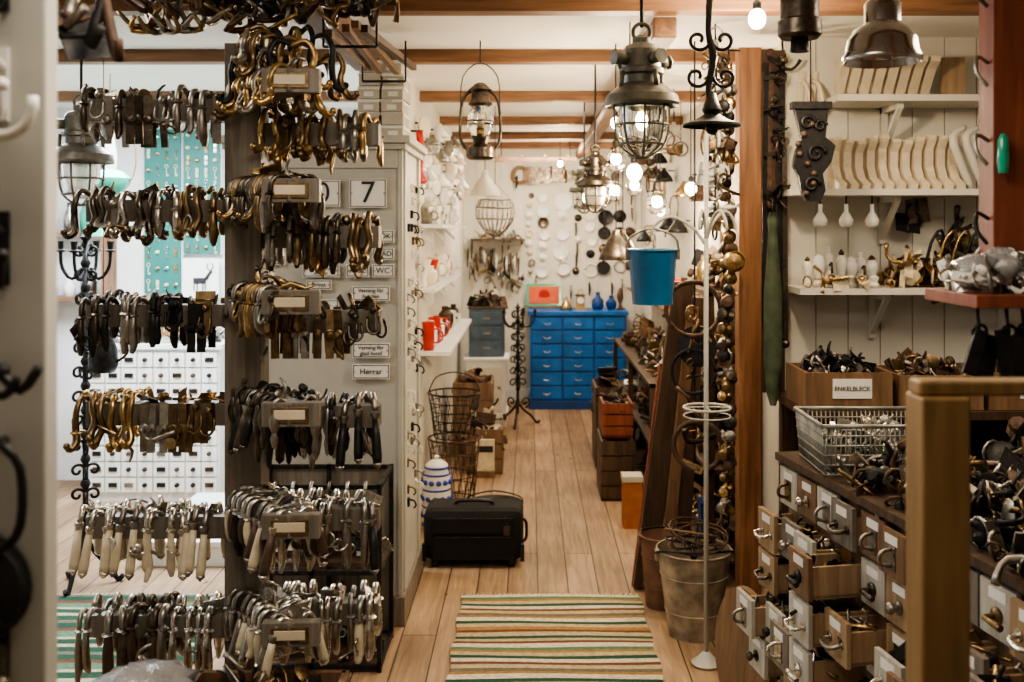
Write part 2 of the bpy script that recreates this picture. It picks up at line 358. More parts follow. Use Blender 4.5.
# ------------------------------------------------------------ white partition cabinet with signs
b=B()
b.bx(-1.22,-0.52,4.05,4.68,0.10,1.93,CABW)
b.bx(-1.235,-0.505,4.03,4.69,0,0.12,GREYW)
b.bx(-1.24,-0.50,4.02,4.69,1.925,1.95,CABW); b.bx(-1.26,-0.48,4.0,4.70,1.95,1.98,CABW)
b.bx(-0.535,-0.515,4.042,4.06,0.12,1.925,CABW); b.bx(-1.22,-1.15,4.035,4.06,0.12,1.925,CABW); b.bx(-1.15,-0.535,4.038,4.06,1.85,1.925,CABW)
b.bx(-0.53,-0.51,4.1,4.16,0.12,1.925,CABW); b.bx(-0.53,-0.51,4.60,4.66,0.12,1.925,CABW)
cab=b.obj("tall_white_cabinet",0.003)
signs=[("7",-.727,-.578,1.806,1.690,.125),("0",-.90,-.765,1.80,1.695,.115),("KÖK",-.635,-.548,1.60,1.55,.030),("STÄD",-.635,-.548,1.528,1.48,.028),("WC",-.635,-.548,1.462,1.41,.032),
("HALL",-.74,-.648,1.462,1.41,.028),("Grindarne",-1.09,-.985,1.505,1.46,.02),("Stäng dörren\nefter er",-.915,-.768,1.462,1.41,.018),("Privat",-.90,-.80,1.40,1.36,.025),
("Varning för\nhunden",-.715,-.565,1.375,1.315,.023),("Varning för\nglad hund",-.715,-.565,1.145,1.085,.023),("Herrar",-.715,-.565,1.06,1.0,.032),("Damer",-.90,-.77,1.32,1.27,.025),("Tvätt",-1.06,-.95,1.38,1.33,.028)]
for s,x0,x1,z1,z0,fs in signs:
    b=B(); b.bx(x0,x1,4.0245,4.0345,z0,z1,SIGNW)
    t=0.0025
    b.bx(x0+.004,x1-.004,4.0225,4.0245,z1-.006,z1-.006+t,INK); b.bx(x0+.004,x1-.004,4.0225,4.0245,z0+.004,z0+.004+t,INK)
    b.bx(x0+.004,x0+.004+t,4.0225,4.0245,z0+.004,z1-.004,INK); b.bx(x1-.006,x1-.006+t,4.0225,4.0245,z0+.004,z1-.004,INK)
    for xx in (x0+.01,x1-.01): b.ball((xx,4.023,(z0+z1)/2),0.003,BRASS,6)
    b.bx(x0+.01,x1-.01,4.0345,4.05,z0+.01,z1-.01,SIGNW)
    o=b.obj("enamel_sign",parent=cab); text(o,s,((x0+x1)/2,4.022,(z0+z1)/2),fs)
b=B()
for i in range(24):
    z=0.45+i*0.058
    for y in (4.22,4.38,4.52):
        if R.random()<0.6:
            m=R.choice([STEEL,IRON,DBRASS,NICKEL,PORC]); yy=y+U(-.04,.04); b.box((-0.515,yy,z),(0.012,0.025,0.035),m)
            b.tube([(-0.512,yy,z+.01),(-0.49,yy,z+.005),(-0.482,yy,z-.015),(-0.492,yy,z-.025)],0.004,m,6,2)
b.obj("coat_hook_collection",parent=cab)
b=B()
for r in range(6):
    for c in range(2):
        w=0.088; x=-0.665+c*0.094+U(-.004,.004); z=1.981+r*0.054
        b.box((x,4.25+U(-.01,.01),z+0.025),(w,0.22,0.048),CARD,(0,0,U(-.04,.04)))
        b.box((x,4.25,z+0.046),(w+.004,0.225,0.012),COOLW,(0,0,U(-.02,.02)))
        b.box((x,4.137,z+.02),(.04,.003,.02),SIGNW)
b.obj("cardboard_box_stack")
# ------------------------------------------------------------ handle display rack
par=B()
par.bx(-0.752,-0.662,2.46,2.54,0,2.06,GREYW); par.bx(-0.79,-0.62,2.42,2.58,0,.05,GREYW)
ZL=[1.90,1.65,1.39,1.145,0.865,0.62]
ZR=[1.845,1.59,1.38,1.145,0.89,0.655]
ZF=[1.94,1.69,1.435,1.18,0.925,0.68]
for zl,zr,z in zip(ZL,ZR,ZF):
    par.bx(-1.10,-0.752,2.475,2.525,zl-0.03,zl+0.025,GREYW)
    par.bx(-0.662,-0.375,2.475,2.525,zr-0.035,zr+0.02,GREYW)
    par.box((-0.615,2.40,z),(0.05,0.30,0.05),GREYW,(0,0,0.62))
    par.box((-0.545,2.285,z),(0.13,0.03,0.055),GREYW,(0,0,0.05))
    par.box((-0.545,2.268,z),(0.085,0.004,0.036),DBRASS,(0,0,0.05)); par.box((-0.545,2.265,z+.001),(0.07,0.003,0.022),CREAM,(0,0,0.05))
rack=par.obj("door_handle_display_rack",0.003)
def put(b,k,p,dd,L,m,g,d,z):
    if k=='lever': lever(b,p,dd,L*U(.85,1.1),m,g,0.0068*U(.85,1.2),U(-.01,.02))
    elif k=='grip': grip(b,p,dd,L*U(.9,1.05),m,g,.0068)
    elif k=='knob': drop_knob(b,p,dd,L*U(.9,1.15),m)
    elif k=='curl': curl_handle(b,p,dd,L*U(.8,1.05),m,R.choice((-1,1)))
    elif k=='cup': lever(b,p,dd,L,m,g,0.0095,0.02)
    elif k=='bail': bail_pull(b,p,dd,L*U(.7,1),m)
    elif k=='plate':
        b.box((p[0],p[1]+d[1]*0.03,z-.03),(0.02,0.004,0.12),m,(U(-.15,.15),0,U(-.4,.4))); doorknob(b,(p[0],p[1]+d[1]*0.032,z-.03),dd,m,0.011,9)
def row(name,x0,x1,z,kinds,ms,grips,L,sp=0.024,ymid=2.5):
    b=B(); x=x0; left=0; k=m=g=None
    while x<x1:
        if left<=0: k=R.choice(kinds); m=R.choice(ms); g=R.choice(grips) or m; left=R.randrange(1,4)
        left-=1
        for d in ((0,-1,0),(0,1,0)):
            dd=V(d)+V((U(-.35,.35),0,0)); p=(x+U(-.005,.005),ymid+d[1]*0.02,z+U(-.004,.016)+.02)
            put(b,k,p,dd,L,m,g,d,z)
        if R.random()<.7: piece(b,(x,ymid+U(-.015,.015),z+.035),R.choice(ms),0.7,R.choice([0,1,3,6,7,8]))
        if R.random()<.25: piece(b,(x,ymid-.075,z-U(.02,.08)),R.choice(ms),0.8)
        x+=sp*U(.8,1.25)
    return b.obj(name,parent=rack)
N=None
rowsL=[(['lever','plate','bail'],[STEEL,DBRASS,GUN,IRON],[N],.10),(['curl','lever','bail'],[DBRASS,STEEL,GUN,NICKEL],[N],.10),(['lever','plate','curl','bail'],[GUN,DBRASS,STEEL,IRON,NICKEL],[N],.11),
       (['curl','plate','bail'],[BRASS,DBRASS,STEEL,BRASS],[N],.10),(['grip','grip','lever'],[NICKEL,STEEL,NICKEL],[IVORY,IVORY,IVORY,CREAM],.13),(['cup','cup','lever'],[STEEL,GUN,NICKEL],[N,N,DARKW],.14)]
rowsR=[(['curl','lever','bail'],[BRASS,STEEL,DBRASS,BRASS],[N],.09),(['lever','plate','curl'],[DBRASS,STEEL,BRASS,GUN],[N],.11),(['lever','plate','bail'],[STEEL,DBRASS,BRASS,GUN],[N],.11),
       (['knob','grip','knob'],[IRON,IRON,GUN,STEEL],[DARKW,IRON],.13),(['grip','lever','lever'],[NICKEL,STEEL],[N,DARKW,IRON,IVORY],.13),(['lever','cup','grip'],[NICKEL,STEEL,NICKEL],[N,IVORY],.12)]
for i in range(6):
    k,ms,g,L=rowsL[i]; row("handles_left",-1.095,-0.765,ZL[i],k,ms,g,L)
    k,ms,g,L=rowsR[i]; row("handles_right",-0.645,-0.385,ZR[i]-.005,k,ms,g,L)
    b=B()
    for j in range(9):
        t=j/8; c=V((-0.69+0.15*t,2.49-0.19*t,ZF[i]+0.015))
        kk=R.choice(k); m=R.choice(ms); gg=R.choice(g) or m
        for sgn in (-1,1):
            d=V((-0.8*sgn,-0.58*sgn,0))
            if kk in('plate','knob'): kk='lever' if i!=3 else 'knob'
            put(b,kk,c+d*0.015,d,L*U(.75,1),m,gg,d,c.z)
        piece(b,c+V((U(-.02,.02),0,.025)),R.choice(ms),.8,R.choice([0,1,3,6,8]))
    b.obj("handles_front_arm",parent=rack)
b=B()
for i in range(30):
    a=U(0,6.28); p=V((-0.64+U(-.09,.14),2.44+U(-.08,.08),2.0+U(-.02,.09)))
    curl_handle(b,p,(math.cos(a),math.sin(a),0),U(.06,.12),R.choice([BRASS,STEEL,DBRASS,IRON,DBRASS]))
b.obj("brass_coat_hooks_top",parent=rack)
b=B()
b.cyl((-1.0,2.6,2.27),(-0.35,2.6,2.27),0.012,IRON)
for xx in (-0.98,-0.38): b.cyl((xx,2.6,2.27),(xx,2.6,CZ),0.006,IRON)
for i in range(54):
    x=-1.0+i*0.0122; m=R.choice([DBRASS,IRON,BRASS,STEEL,GUN,RUST]); zz=2.26; L=U(.05,.15)
    b.tube([(x,2.6,zz+.015),(x+U(-.01,.01),2.57,zz),(x+U(-.03,.03),2.56,zz-L*.5),(x+U(-.04,.04),2.54,zz-L),(x+U(-.05,.05),2.50,zz-L-.015),(x+U(-.05,.05),2.49,zz-L+.02)],[.006,.007,.007,.009,.007,.005],m,6,3)
    if i%2==0: piece(b,(x,2.56,zz-U(0,.08)),m,1.3)
b.obj("hanging_hook_cluster")
b=B()
b.box((-0.60,2.2,0.50),(0.34,0.28,0.02),DARKW)
for (c,d) in (((-0.60,2.065,0.53),(0.34,0.015,0.08)),((-0.60,2.335,0.53),(0.34,0.015,0.08)),((-0.77,2.2,0.53),(0.015,0.28,0.08)),((-0.43,2.2,0.53),(0.015,0.28,0.08))): b.box(c,d,MIDW)
heap(b,-0.74,-0.46,2.1,2.32,0.52,0.07,70,[STEEL,DBRASS,GUN],.9)
for sx in (-.74,-.46):
    for sy in (2.09,2.31): b.bx(sx-.015,sx+.015,sy-.015,sy+.015,0,.49,DARKW)
b.obj("hardware_tray_stand")
def bag(b,cx,cy,cz,rx,ry,rz,m=None,n=24,k=12,j0=.07):
    vs=[];fs=[]
    for i in range(k+1):
        a=math.pi*i/k
        for j in range(n):
            t=2*math.pi*j/n; rr=1+0.18*math.sin(j*2.3+i*1.9)*math.sin(a)+U(-j0,j0)
            vs.append((cx+rx*rr*math.sin(a)*math.cos(t),cy+ry*rr*math.sin(a)*math.sin(t),cz-rz*math.cos(a)))
    for i in range(k):
        for j in range(n): j2=(j+1)%n; fs.append((i*n+j,i*n+j2,(i+1)*n+j2,(i+1)*n+j))
    b.add(vs,fs,m or PLAST,True)
b=B(); bag(b,-0.85,2.2,.575,.12,.11,.065); b.obj("plastic_parts_bag")
b=B(); b.box((-0.90,2.2,0.49),(0.24,0.28,0.02),MIDW)
for sx in (-1.0,-.80):
    for sy in (2.09,2.31): b.bx(sx-.015,sx+.015,sy-.015,sy+.015,0,.48,DARKW)
b.bx(-1.0,-.80,2.08,2.1,.2,.24,DARKW); b.obj("low_stool")
b=B()
for x in (-1.02,-0.79,-0.545):
    for y in (3.62,3.93): b.bx(x-.008,x+.008,y-.008,y+.008,0,0.68,IRON)
for z in (0.02,0.36,0.67):
    for y in (3.62,3.93): b.bx(-1.02,-0.545,y-.008,y+.008,z-.008,z+.008,IRON)
    for x in (-1.02,-0.545): b.bx(x-.008,x+.008,3.62,3.93,z-.008,z+.008,IRON)
b.bx(-1.02,-0.545,3.7,3.93,0.355,0.37,DARKW); b.bx(-1.02,-0.545,3.62,3.93,0.0,0.02,DARKW)
b.bx(-1.02,-0.545,3.932,3.937,0.0,0.67,GREYW)
for i in range(7): x=-.98+i*.065; lever(b,(x,3.62,.67),(0,-1,0),.1,R.choice([GUN,STEEL]),STEEL)
heap(b,-0.98,-0.58,3.68,3.9,0.03,0.16,70,[GUN,IRON,STEEL],1.3); heap(b,-0.98,-0.58,3.74,3.9,0.38,0.12,60,[NICKEL,STEEL,IRON],1.2)
b.box((-0.86,3.606,0.47),(0.12,0.004,0.05),PORC)
b.obj("iron_display_rack")
# ------------------------------------------------------------ suitcase
b=B()
b.box((-0.27,4.86,0.150),(0.475,0.24,0.25),FABRIC)
sc=b.obj("black_suitcase",0.04)
b=B()
b.box((-0.27,4.735,0.09),(0.38,0.02,0.10),FABRIC); b.box((-0.27,4.735,0.20),(0.38,0.018,0.07),FABRIC)
b.box((-0.27,4.724,0.148),(0.36,0.003,0.004),GUN); b.box((-0.27,4.727,0.236),(0.34,0.003,0.004),GUN)
b.tube([(-0.36,4.84,0.27),(-0.34,4.83,0.292),(-0.20,4.83,0.292),(-0.18,4.84,0.27)],0.009,BLACK,8,3)
b.tube([(-0.035,4.82,0.21),(-0.018,4.82,0.19),(-0.018,4.82,0.12),(-0.035,4.82,0.10)],0.007,BLACK,8,3)
for x in (-0.45,-0.09):
    for y in (4.76,4.96): b.cyl((x-.015,y,0.024),(x+.015,y,0.024),0.024,BLACK,n=14)
b.box((-0.037,4.75,0.07),(0.02,0.03,0.08),BLACK); b.box((-0.503,4.75,0.07),(0.02,0.03,0.08),BLACK)
b.tube([(-.19,4.83,.285),(-.12,4.75,.25),(-.11,4.72,.2)],.002,GUN,4,2); b.box((-.11,4.72,.18),(.03,.003,.045),DARKW)
b.obj("suitcase_fittings",parent=sc)
b=B()
b.lathe([(0.05,0),(0.068,0.01),(0.075,0.10),(0.078,0.18),(0.072,0.29),(0.06,0.32),(0.062,0.34),(0.058,0.35),(0.03,0.37),(0.012,0.375),(0.016,0.39),(0.001,0.40)],PORC,(-0.50,5.35,0),n=24)
for z in (0.03,0.13,0.22,0.30,.335): b.torus((-0.50,5.35,z),0.0755 if z<.25 else (.072 if z<.32 else .063),0.006,BWCER,n=24)
for i in range(12):
    a=i*math.pi/6
    for z,r,q in ((.175,.018,0),(.08,.016,.2),(.26,.017,.25)): b.ball((-0.50+.071*math.cos(a+q),5.35+.071*math.sin(a+q),z),r,BWCER,8,0.9)
b.obj("blue_white_ceramic_jar")
def wire_basket(name,c,r0,r1,h,m,n=18,rings=5,handle=True):
    b=B(); x,y,z=c
    for i in range(rings+1):
        t=i/rings; b.torus((x,y,z+.004+h*t),r0+(r1-r0)*t,0.003 if i<rings else 0.006,m,n=22,k=5)
    for i in range(n):
        a=2*math.pi*i/n
        for q in (-.35,.35): b.cyl((x+r0*math.cos(a),y+r0*math.sin(a),z+.004),(x+r1*math.cos(a+q),y+r1*math.sin(a+q),z+h),0.002,m,n=4)
    for i in range(-3,4): 
        w=math.sqrt(max(0,r0*r0-(i*r0/4)**2)); b.cyl((x+i*r0/4,y-w,z+.004),(x+i*r0/4,y+w,z+.004),0.002,m,n=4)
    if handle: b.tube([(x-r1,y,z+h),(x-r1*.7,y,z+h+r1*.6),(x,y,z+h+r1*.8),(x+r1*.7,y,z+h+r1*.6),(x+r1,y,z+h)],0.004,m,6,4)
    return b.obj(name)
wire_basket("wire_egg_basket",(-0.45,5.95,0.0),0.12,0.155,0.36,RUST,handle=False)
wire_basket("wire_egg_basket.001",(-0.45,5.95,0.37),0.12,0.155,0.26,IRON)
def crate(name,x0,x1,y0,y1,z0,z1,m,fill=None,slats=3):
    b=B(); t=0.012
    b.bx(x0,x1,y0,y1,z0,z0+t,m)
    h=(z1-z0-0.004)/slats
    for i in range(slats):
        a=z0+i*h+.004; c=a+h-.008
        b.bx(x0,x1,y0,y0+t,a,c,m); b.bx(x0,x1,y1-t,y1,a,c,m); b.bx(x0,x0+t,y0+t,y1-t,a,c,m); b.bx(x1-t,x1,y0+t,y1-t,a,c,m)
    for x in (x0+t,x1-t-.02):
        b.bx(x,x+.02,y0+t,y0+t+.02,z0,z1,m); b.bx(x,x+.02,y1-t-.02,y1-t,z0,z1,m)
    if fill: heap(b,x0+.04,x1-.04,y0+.04,y1-.04,z0+(z1-z0)*.6,(z1-z0)*fill[3] if len(fill)>3 else (z1-z0)*.5,fill[0],fill[1],fill[2])
    return b.obj(name)
crate("wooden_crate",-0.42,-0.18,6.55,6.95,0.0,0.30,MIDW,(60,[RUST,CARD,IVORY],1.6))
crate("wooden_crate.001",-0.55,-0.27,7.1,7.5,0.0,0.52,MIDW,(60,[RUST,TERRA,MIDW],1.6),4)
crate("dark_parts_crate",0.42,0.62,5.9,6.3,0.0,0.36,DARKW,(50,[RUST,IRON,BRASS],1.0,.15),4); crate("dark_parts_crate.001",0.43,0.61,5.92,6.28,0.37,0.58,REDW,(60,[RUST,IRON,STEEL],1.2))
crate("dark_parts_crate.002",0.44,0.62,6.7,7.1,0.0,0.55,DARKW,(80,[RUST,IRON,MIDW],1.4),5)
b=B(); b.bx(-0.35,-0.23,6.48,6.51,0.04,0.24,IVORY); b.bx(-0.34,-0.24,6.477,6.48,0.16,0.2,INK); b.bx(-.35,-.23,6.45,6.525,0,.04,MIDW); b.obj("paper_price_sign")
b=B(); b.lathe([(0.10,0),(0.14,0.02),(0.16,0.06),(0.165,0.075),(0.15,0.07),(0.09,0.02)],IRON,(-0.20,5.6,0),n=24); b.tube([(-.36,5.6,.07),(-.34,5.6,.11),(-.20,5.6,.14),(-.06,5.6,.11),(-.04,5.6,.07)],.004,IRON,6,3); b.obj("cast_iron_pan")
b=B()
for z,d in ((0.95,0.2),(1.28,0.12),(1.62,0.16)):
    b.bx(-0.62,-0.62+d,5.25,7.2,z-.010,z+.010,COOLW)
    for y in (5.4,6.3,7.1): b.box((-0.62+.05,y,z-.05),(0.10,0.018,0.018),COOLW,(0,0.75,0)); b.bx(-.62,-.605,y-.01,y+.01,z-.14,z,COOLW)
sh=b.obj("wall_shelf_white")
b=B()
for z,x_,ms in ((0.962,-.54,[REDP,PORC,IRON,RUST]),(1.292,-.565,[PORC,PORC,CREAM,REDP]),(1.632,-.55,[PORC,PORC,FROST,STEEL])):
    y=5.32
    while y<7.1:
        m=R.choice(ms); r=U(.03,.045); h=U(.07,.16); x=x_
        k=R.randrange(3)
        if k==0: b.lathe([(r*.7,0),(r,.3*h),(r,.7*h),(r*.5,.85*h),(r*.55,h),(r*.3,h*1.02)],m,(x,y,z),n=14)
        elif k==1: b.lathe([(r*.4,0),(r*.45,.1*h),(r*.3,.3*h),(r,h),(r*.92,h),(r*.2,.32*h)],m,(x,y,z),n=14)
        else:
            b.lathe([(r*.8,0),(r*.9,.8*h),(r*.95,h),(r*.85,h),(r*.8,h*.1)],m,(x,y,z),n=14); b.torus((x+r*1.1,y,z+h*.5),h*.25,.005,m,(0,1,0),12)
        y+=r*2+U(.02,.05)
b.obj("enamelware_collection",parent=sh)
b=B()
for i in range(36):
    y=5.2+U(0,3.0); z=U(1.80,2.2); m=R.choice([PORC,PORC,STEEL,PORC,CREAM]); r=U(.035,.065)
    b.cyl((-0.62,y,z+r*.4),(-0.58,y,z+r*.4),.006,IRON,n=6)
    if i%2: b.lathe([(r,0),(r*.9,r*.3),(r*.35,r),(r*.25,r*1.3)],m,(-0.55,y,z),n=16)
    else: b.lathe([(r*.3,0),(r*.35,.015),(r,.03),(r,.04),(r*.6,.05)],m,(-0.60,y,z),(1,-.5,0),n=16)
b.obj("hanging_enamel_shades")
b=B(); 
for q in range(4): b.tube([(-.57+.008*q,5.05,2.1),(-.55,5.03+.01*q,1.98),(-.56,5.05,1.9),(-.55+.008*q,5.01+.01*q,1.84)],[.006,.018,.02,.012],REDP,8,3)
b.cyl((-.62,5.05,2.1),(-.54,5.05,2.1),.006,IRON); b.obj("red_cloth_hanging")
# ------------------------------------------------------------ back wall area
b=B()
b.bx(0.0,0.86,8.93,9.34,0.06,0.84,BLUE)
b.bx(-0.02,0.88,8.90,9.36,0.84,0.875,BLUE)
b.bx(-0.01,0.87,8.91,9.35,0.0,0.075,BLUED)
for c in range(3):
    for r in range(6):
        x0=0.02+c*0.28; z0=0.095+r*0.124
        b.bx(x0,x0+0.262,8.912,8.935,z0,z0+0.108,BLUE)
        b.bx(x0-.006,x0+0.268,8.928,8.932,z0-.006,z0+0.114,BLUED)
        xm=x0+.131; zc=z0+.055
        b.tube([(xm-.03,8.912,zc),(xm-.028,8.895,zc-.006),(xm,8.89,zc-.012),(xm+.028,8.895,zc-.006),(xm+.03,8.912,zc)],.0045,STEEL,6,3)
b.obj("blue_drawer_cabinet",0.003)
b=B(); b.box((0.13,9.27,1.0),(.33,.02,.21),GREEN,(-.12,0,0)); b.box((0.13,9.257,1.0),(.28,.012,.16),ORANGE,(-.12,0,0)); b.lathe([(.05,0),(.052,.004),(.001,.006)],REDP,(.13,9.25,1.0),(0,-1,-.12),n=20); b.bx(0.0,.26,9.23,9.29,.876,.895,MIDW); b.obj("painted_tray",0.004)
b=B(); b.box((0.46,9.15,0.886),(0.10,0.07,0.02),BRASS); b.box((0.46,9.15,0.95),(0.08,0.05,0.11),BRASS); b.lathe([(0.05,0),(0.05,.01),(0.001,.02)],BRASS,(0.46,9.15,1.0),n=12); b.lathe([(0.032,0),(0.032,.006),(.001,.006)],PORC,(0.46,9.124,0.96),(0,-1,0),n=18)
b.tube([(0.43,9.15,1.01),(0.46,9.15,1.06),(0.49,9.15,1.01)],.005,BRASS,6,3); b.obj("brass_carriage_clock")
b=B(); b.lathe([(0.04,0),(0.055,.02),(0.055,.08),(0.02,.12),(0.02,.15),(0.028,.155)],BLUED,(0.62,9.15,0.876),n=18); b.obj("blue_glass_bottle")
b=B(); b.lathe([(0.03,0),(0.05,.03),(0.05,.07),(0.022,.1),(0.022,.12),(.026,.125)],BLUED,(0.74,9.12,0.876),n=18); b.obj("blue_glass_bottle.001")
b=B(); b.lathe([(0.06,0),(0.05,.03),(0.03,.07),(0.01,.09),(0.01,.12),(.001,.13)],BRASS,(0.33,9.1,0.876),n=16); b.obj("brass_bell")
b=B(); b.lathe([(0.04,0),(0.02,.02),(0.012,.05),(0.03,.10),(0.03,.14),(.005,.2)],RUST,(0.82,9.1,0.876),n=16); b.obj("oil_lamp_small")
def wallpiece(b,x,z,k,r,m):
    y=9.399
    if k=='lid': b.lathe([(r,0),(r,.006),(r*.7,.022),(r*.2,.03),(r*.15,.045),(r*.28,.05),(.001,.06)],m,(x,y,z),(0,-1,0),n=20)
    elif k=='plate': b.lathe([(r*.6,0),(r,.02),(r,.024),(r*.62,.010),(.001,.010)],m,(x,y,z),(0,-1,0),n=20)
    elif k=='pan':
        b.lathe([(r,.0),(r,.035),(r*.92,.035),(r*.9,.008),(.001,.008)],m,(x,y,z),(0,-1,0),n=20); b.box((x,y-.03,z+r+.07),(.018,.006,.15),m); b.torus((x,y-.03,z+r+.15),.012,.003,m,(0,1,0),10)
    elif k=='knob': doorknob(b,(x,y,z),(0,-1,0),m,r*.7)
    elif k=='hook': b.tube([(x,y,z+.05),(x,y-.05,z+.04),(x,y-.06,z-.02),(x+U(-.01,.01),y-.04,z-.07)],[.008,.01,.01,.006],m,6,2)
    else: b.torus((x,y-.01,z),r,.008,m,(0,1,0),18)
b=B()
for x,n,ms,r,ks in [(0.0,9,[PORC,STEEL,CREAM],.040,['lid','knob','plate']),(0.13,7,[PORC,COOLW,GUN],.052,['plate','lid']),(0.30,5,[COOLW,PORC],.075,['plate','lid','pan']),(0.445,8,[IRON,GUN,PORC],.042,['knob','lid','hook']),(0.565,6,[GUN,IRON,PORC],.055,['lid','plate','ring']),
    (0.70,5,[IRON,DBRASS,STEEL],.065,['pan','lid','plate']),(.84,5,[IRON,DBRASS,STEEL],.055,['lid','ring','hook']),(.95,5,[RUST,STEEL],.05,['hook','lid'])]:
    z=1.95
    for i in range(n):
        rr=r*U(.7,1.15); wallpiece(b,x+U(-.018,.018),z-rr,R.choice(ks),rr,R.choice(ms)); z-=.80/n
for i in range(14): wallpiece(b,U(-.5,.9),U(1.98,2.18) if i%2 else U(1.0,1.15),'hook',.03,R.choice([IRON,RUST,STEEL,BRASS]))
b.obj("wall_cookware_collection")
b=B()
b.bx(-0.55,-0.05,9.2,9.39,1.50,1.52,DARKW)
for i in range(26):
    m=R.choice([RUST,IRON,DBRASS,STEEL,PORC]); x=-0.58+i*0.019; z=U(1.25,1.47)
    b.tube([(x,9.39,z+.04),(x,9.35,z+.03),(x,9.33,z-.02),(x+U(-.01,.01),9.34,z-.12)],[.006,.007,.008,.006],m,6,2)
for i in range(18): piece(b,(U(-.55,-.1),9.33,U(1.1,1.25)),R.choice(HW),1.6)
for i in range(14): piece(b,(U(-.5,-.08),U(9.25,9.32),1.55),R.choice(HW),1.6)
b.obj("hardware_wall_shelf")
b=B()
b.add([(-0.02,9.36,2.20),(0.60,9.36,2.13),(0.60,9.36,2.08),(-0.02,9.36,2.02),(-0.02,9.365,2.20),(0.60,9.365,2.13),(0.60,9.365,2.08),(-0.02,9.365,2.02)],[(0,1,2,3),(7,6,5,4),(0,4,5,1),(2,6,7,3),(1,5,6,2),(0,3,7,4)],GUN)
b.tube([(-.02,9.36,2.17),(-.12,9.36,2.18),(-.16,9.36,2.1),(-.11,9.36,2.04),(-.02,9.36,2.06)],.018,MIDW,8,3); b.box((-.03,9.36,2.11),(.05,.02,.16),MIDW); b.cyl((.3,9.37,2.15),(.3,9.40,2.15),.006,IRON)
b.obj("hand_saw")
b=B()
for y in (8.6,8.8): b.bx(-.3,.4,y-.012,y+.012,2.20,2.225,MIDW)
for i in range(4): b.bx(-.28+i*.2,-.26+i*.2,8.57,8.83,2.225,2.245,MIDW)
for x in (-.25,.35): b.cyl((x,8.7,2.24),(x,8.7,CZ),.004,IRON,n=5)
b.obj("ceiling_drying_rack")
b=B(); BG=mat("blue_grey_metal",(0.10,0.15,0.21),0.45,0.3,0.25,14); b.bx(-0.52,-0.22,8.5,8.8,0.52,0.93,BG)
for i in range(3):
    b.bx(-0.50,-0.24,8.488,8.5,0.55+i*.125,0.65+i*.125,BG); b.bx(-0.40,-0.34,8.475,8.49,0.59+i*.125,0.605+i*.125,STEEL)
b.bx(-0.53,-0.21,8.49,8.81,0.93,0.945,DARKW); heap(b,-.5,-.25,8.55,8.75,.95,.1,40,[IRON,RUST,STEEL],1.5)
b.obj("grey_metal_chest",0.003)
b=B(); b.bx(-0.54,-0.20,8.45,8.82,0.02,0.50,COOLW); b.bx(-0.56,-0.18,8.43,8.84,0.495,0.518,COOLW); b.bx(-.5,-.24,8.44,8.452,.06,.44,WHITEW); b.ball((-.26,8.43,.27),.012,BRASS,8); b.bx(-.55,-.19,8.44,8.83,0,.05,COOLW)
b.obj("white_base_cabinet",0.003)
# ------------------------------------------------------------ ornate stands
def candelabra(name,x,y,h,m,s=1.0,arms=5,w=1.0):
    b=B(); b.cyl((x,y,0.12*s),(x,y,h),0.013*s,m)
    for i in range(3):
        a=i*2.094+.4; ex=V((math.cos(a),math.sin(a),0)); c=V((x,y,0)); e=ex*w
        b.tube([c+V((0,0,.22*s)),c+e*.06*s+V((0,0,.14*s)),c+e*.13*s+V((0,0,.08*s)),c+e*.18*s+V((0,0,.012*s)),c+e*.21*s+V((0,0,.03*s))],.012*s,m,6,3)
        b.tube(spiral(c+e*.07*s+V((0,0,.22*s)),.05*s*w,.01*s,-1.5,6,16,ex,(0,0,1)),.008*s,m,5,1)
    z=0.35*s
    while z<h-.05:
        b.ball((x,y,z),0.024*s,m,8)
        for i in range(4):
            a=i*math.pi/2+z; ex=V((math.cos(a),math.sin(a),0))
            b.tube(spiral(V((x,y,z+.06*s))+ex*.045*s*w,.042*s*w,.008*s,math.pi,math.pi+6.5,16,ex,(0,0,1 if i%2 else -1)),.007*s,m,5,1)
        z+=.11*s
    for i in range(arms):
        a=i*2*math.pi/arms; ex=V((math.cos(a),math.sin(a),0))*w; c=V((x,y,h-.12*s))
        b.tube([c,c+ex*.08*s-V((0,0,.05*s)),c+ex*.14*s,c+ex*.15*s+V((0,0,.07*s))],.008*s,m,6,3)
        b.lathe([(.012*s,0),(.03*s,.01*s),(.012*s,.015*s),(.016*s,.05*s),(.013*s,.05*s)],m,c+ex*.15*s+V((0,0,.07*s)),n=10)
    b.lathe([(.012*s,0),(.03*s,.02*s),(.012*s,.04*s),(.001,.07*s)],m,(x,y,h),n=10)
    return b.obj(name)
candelabra("cast_iron_floor_candelabra",-2.0,4.5,1.55,IRON,1.0,4,.75)
candelabra("iron_candelabra",-0.10,8.2,0.95,IRON,0.85,5,1.1)
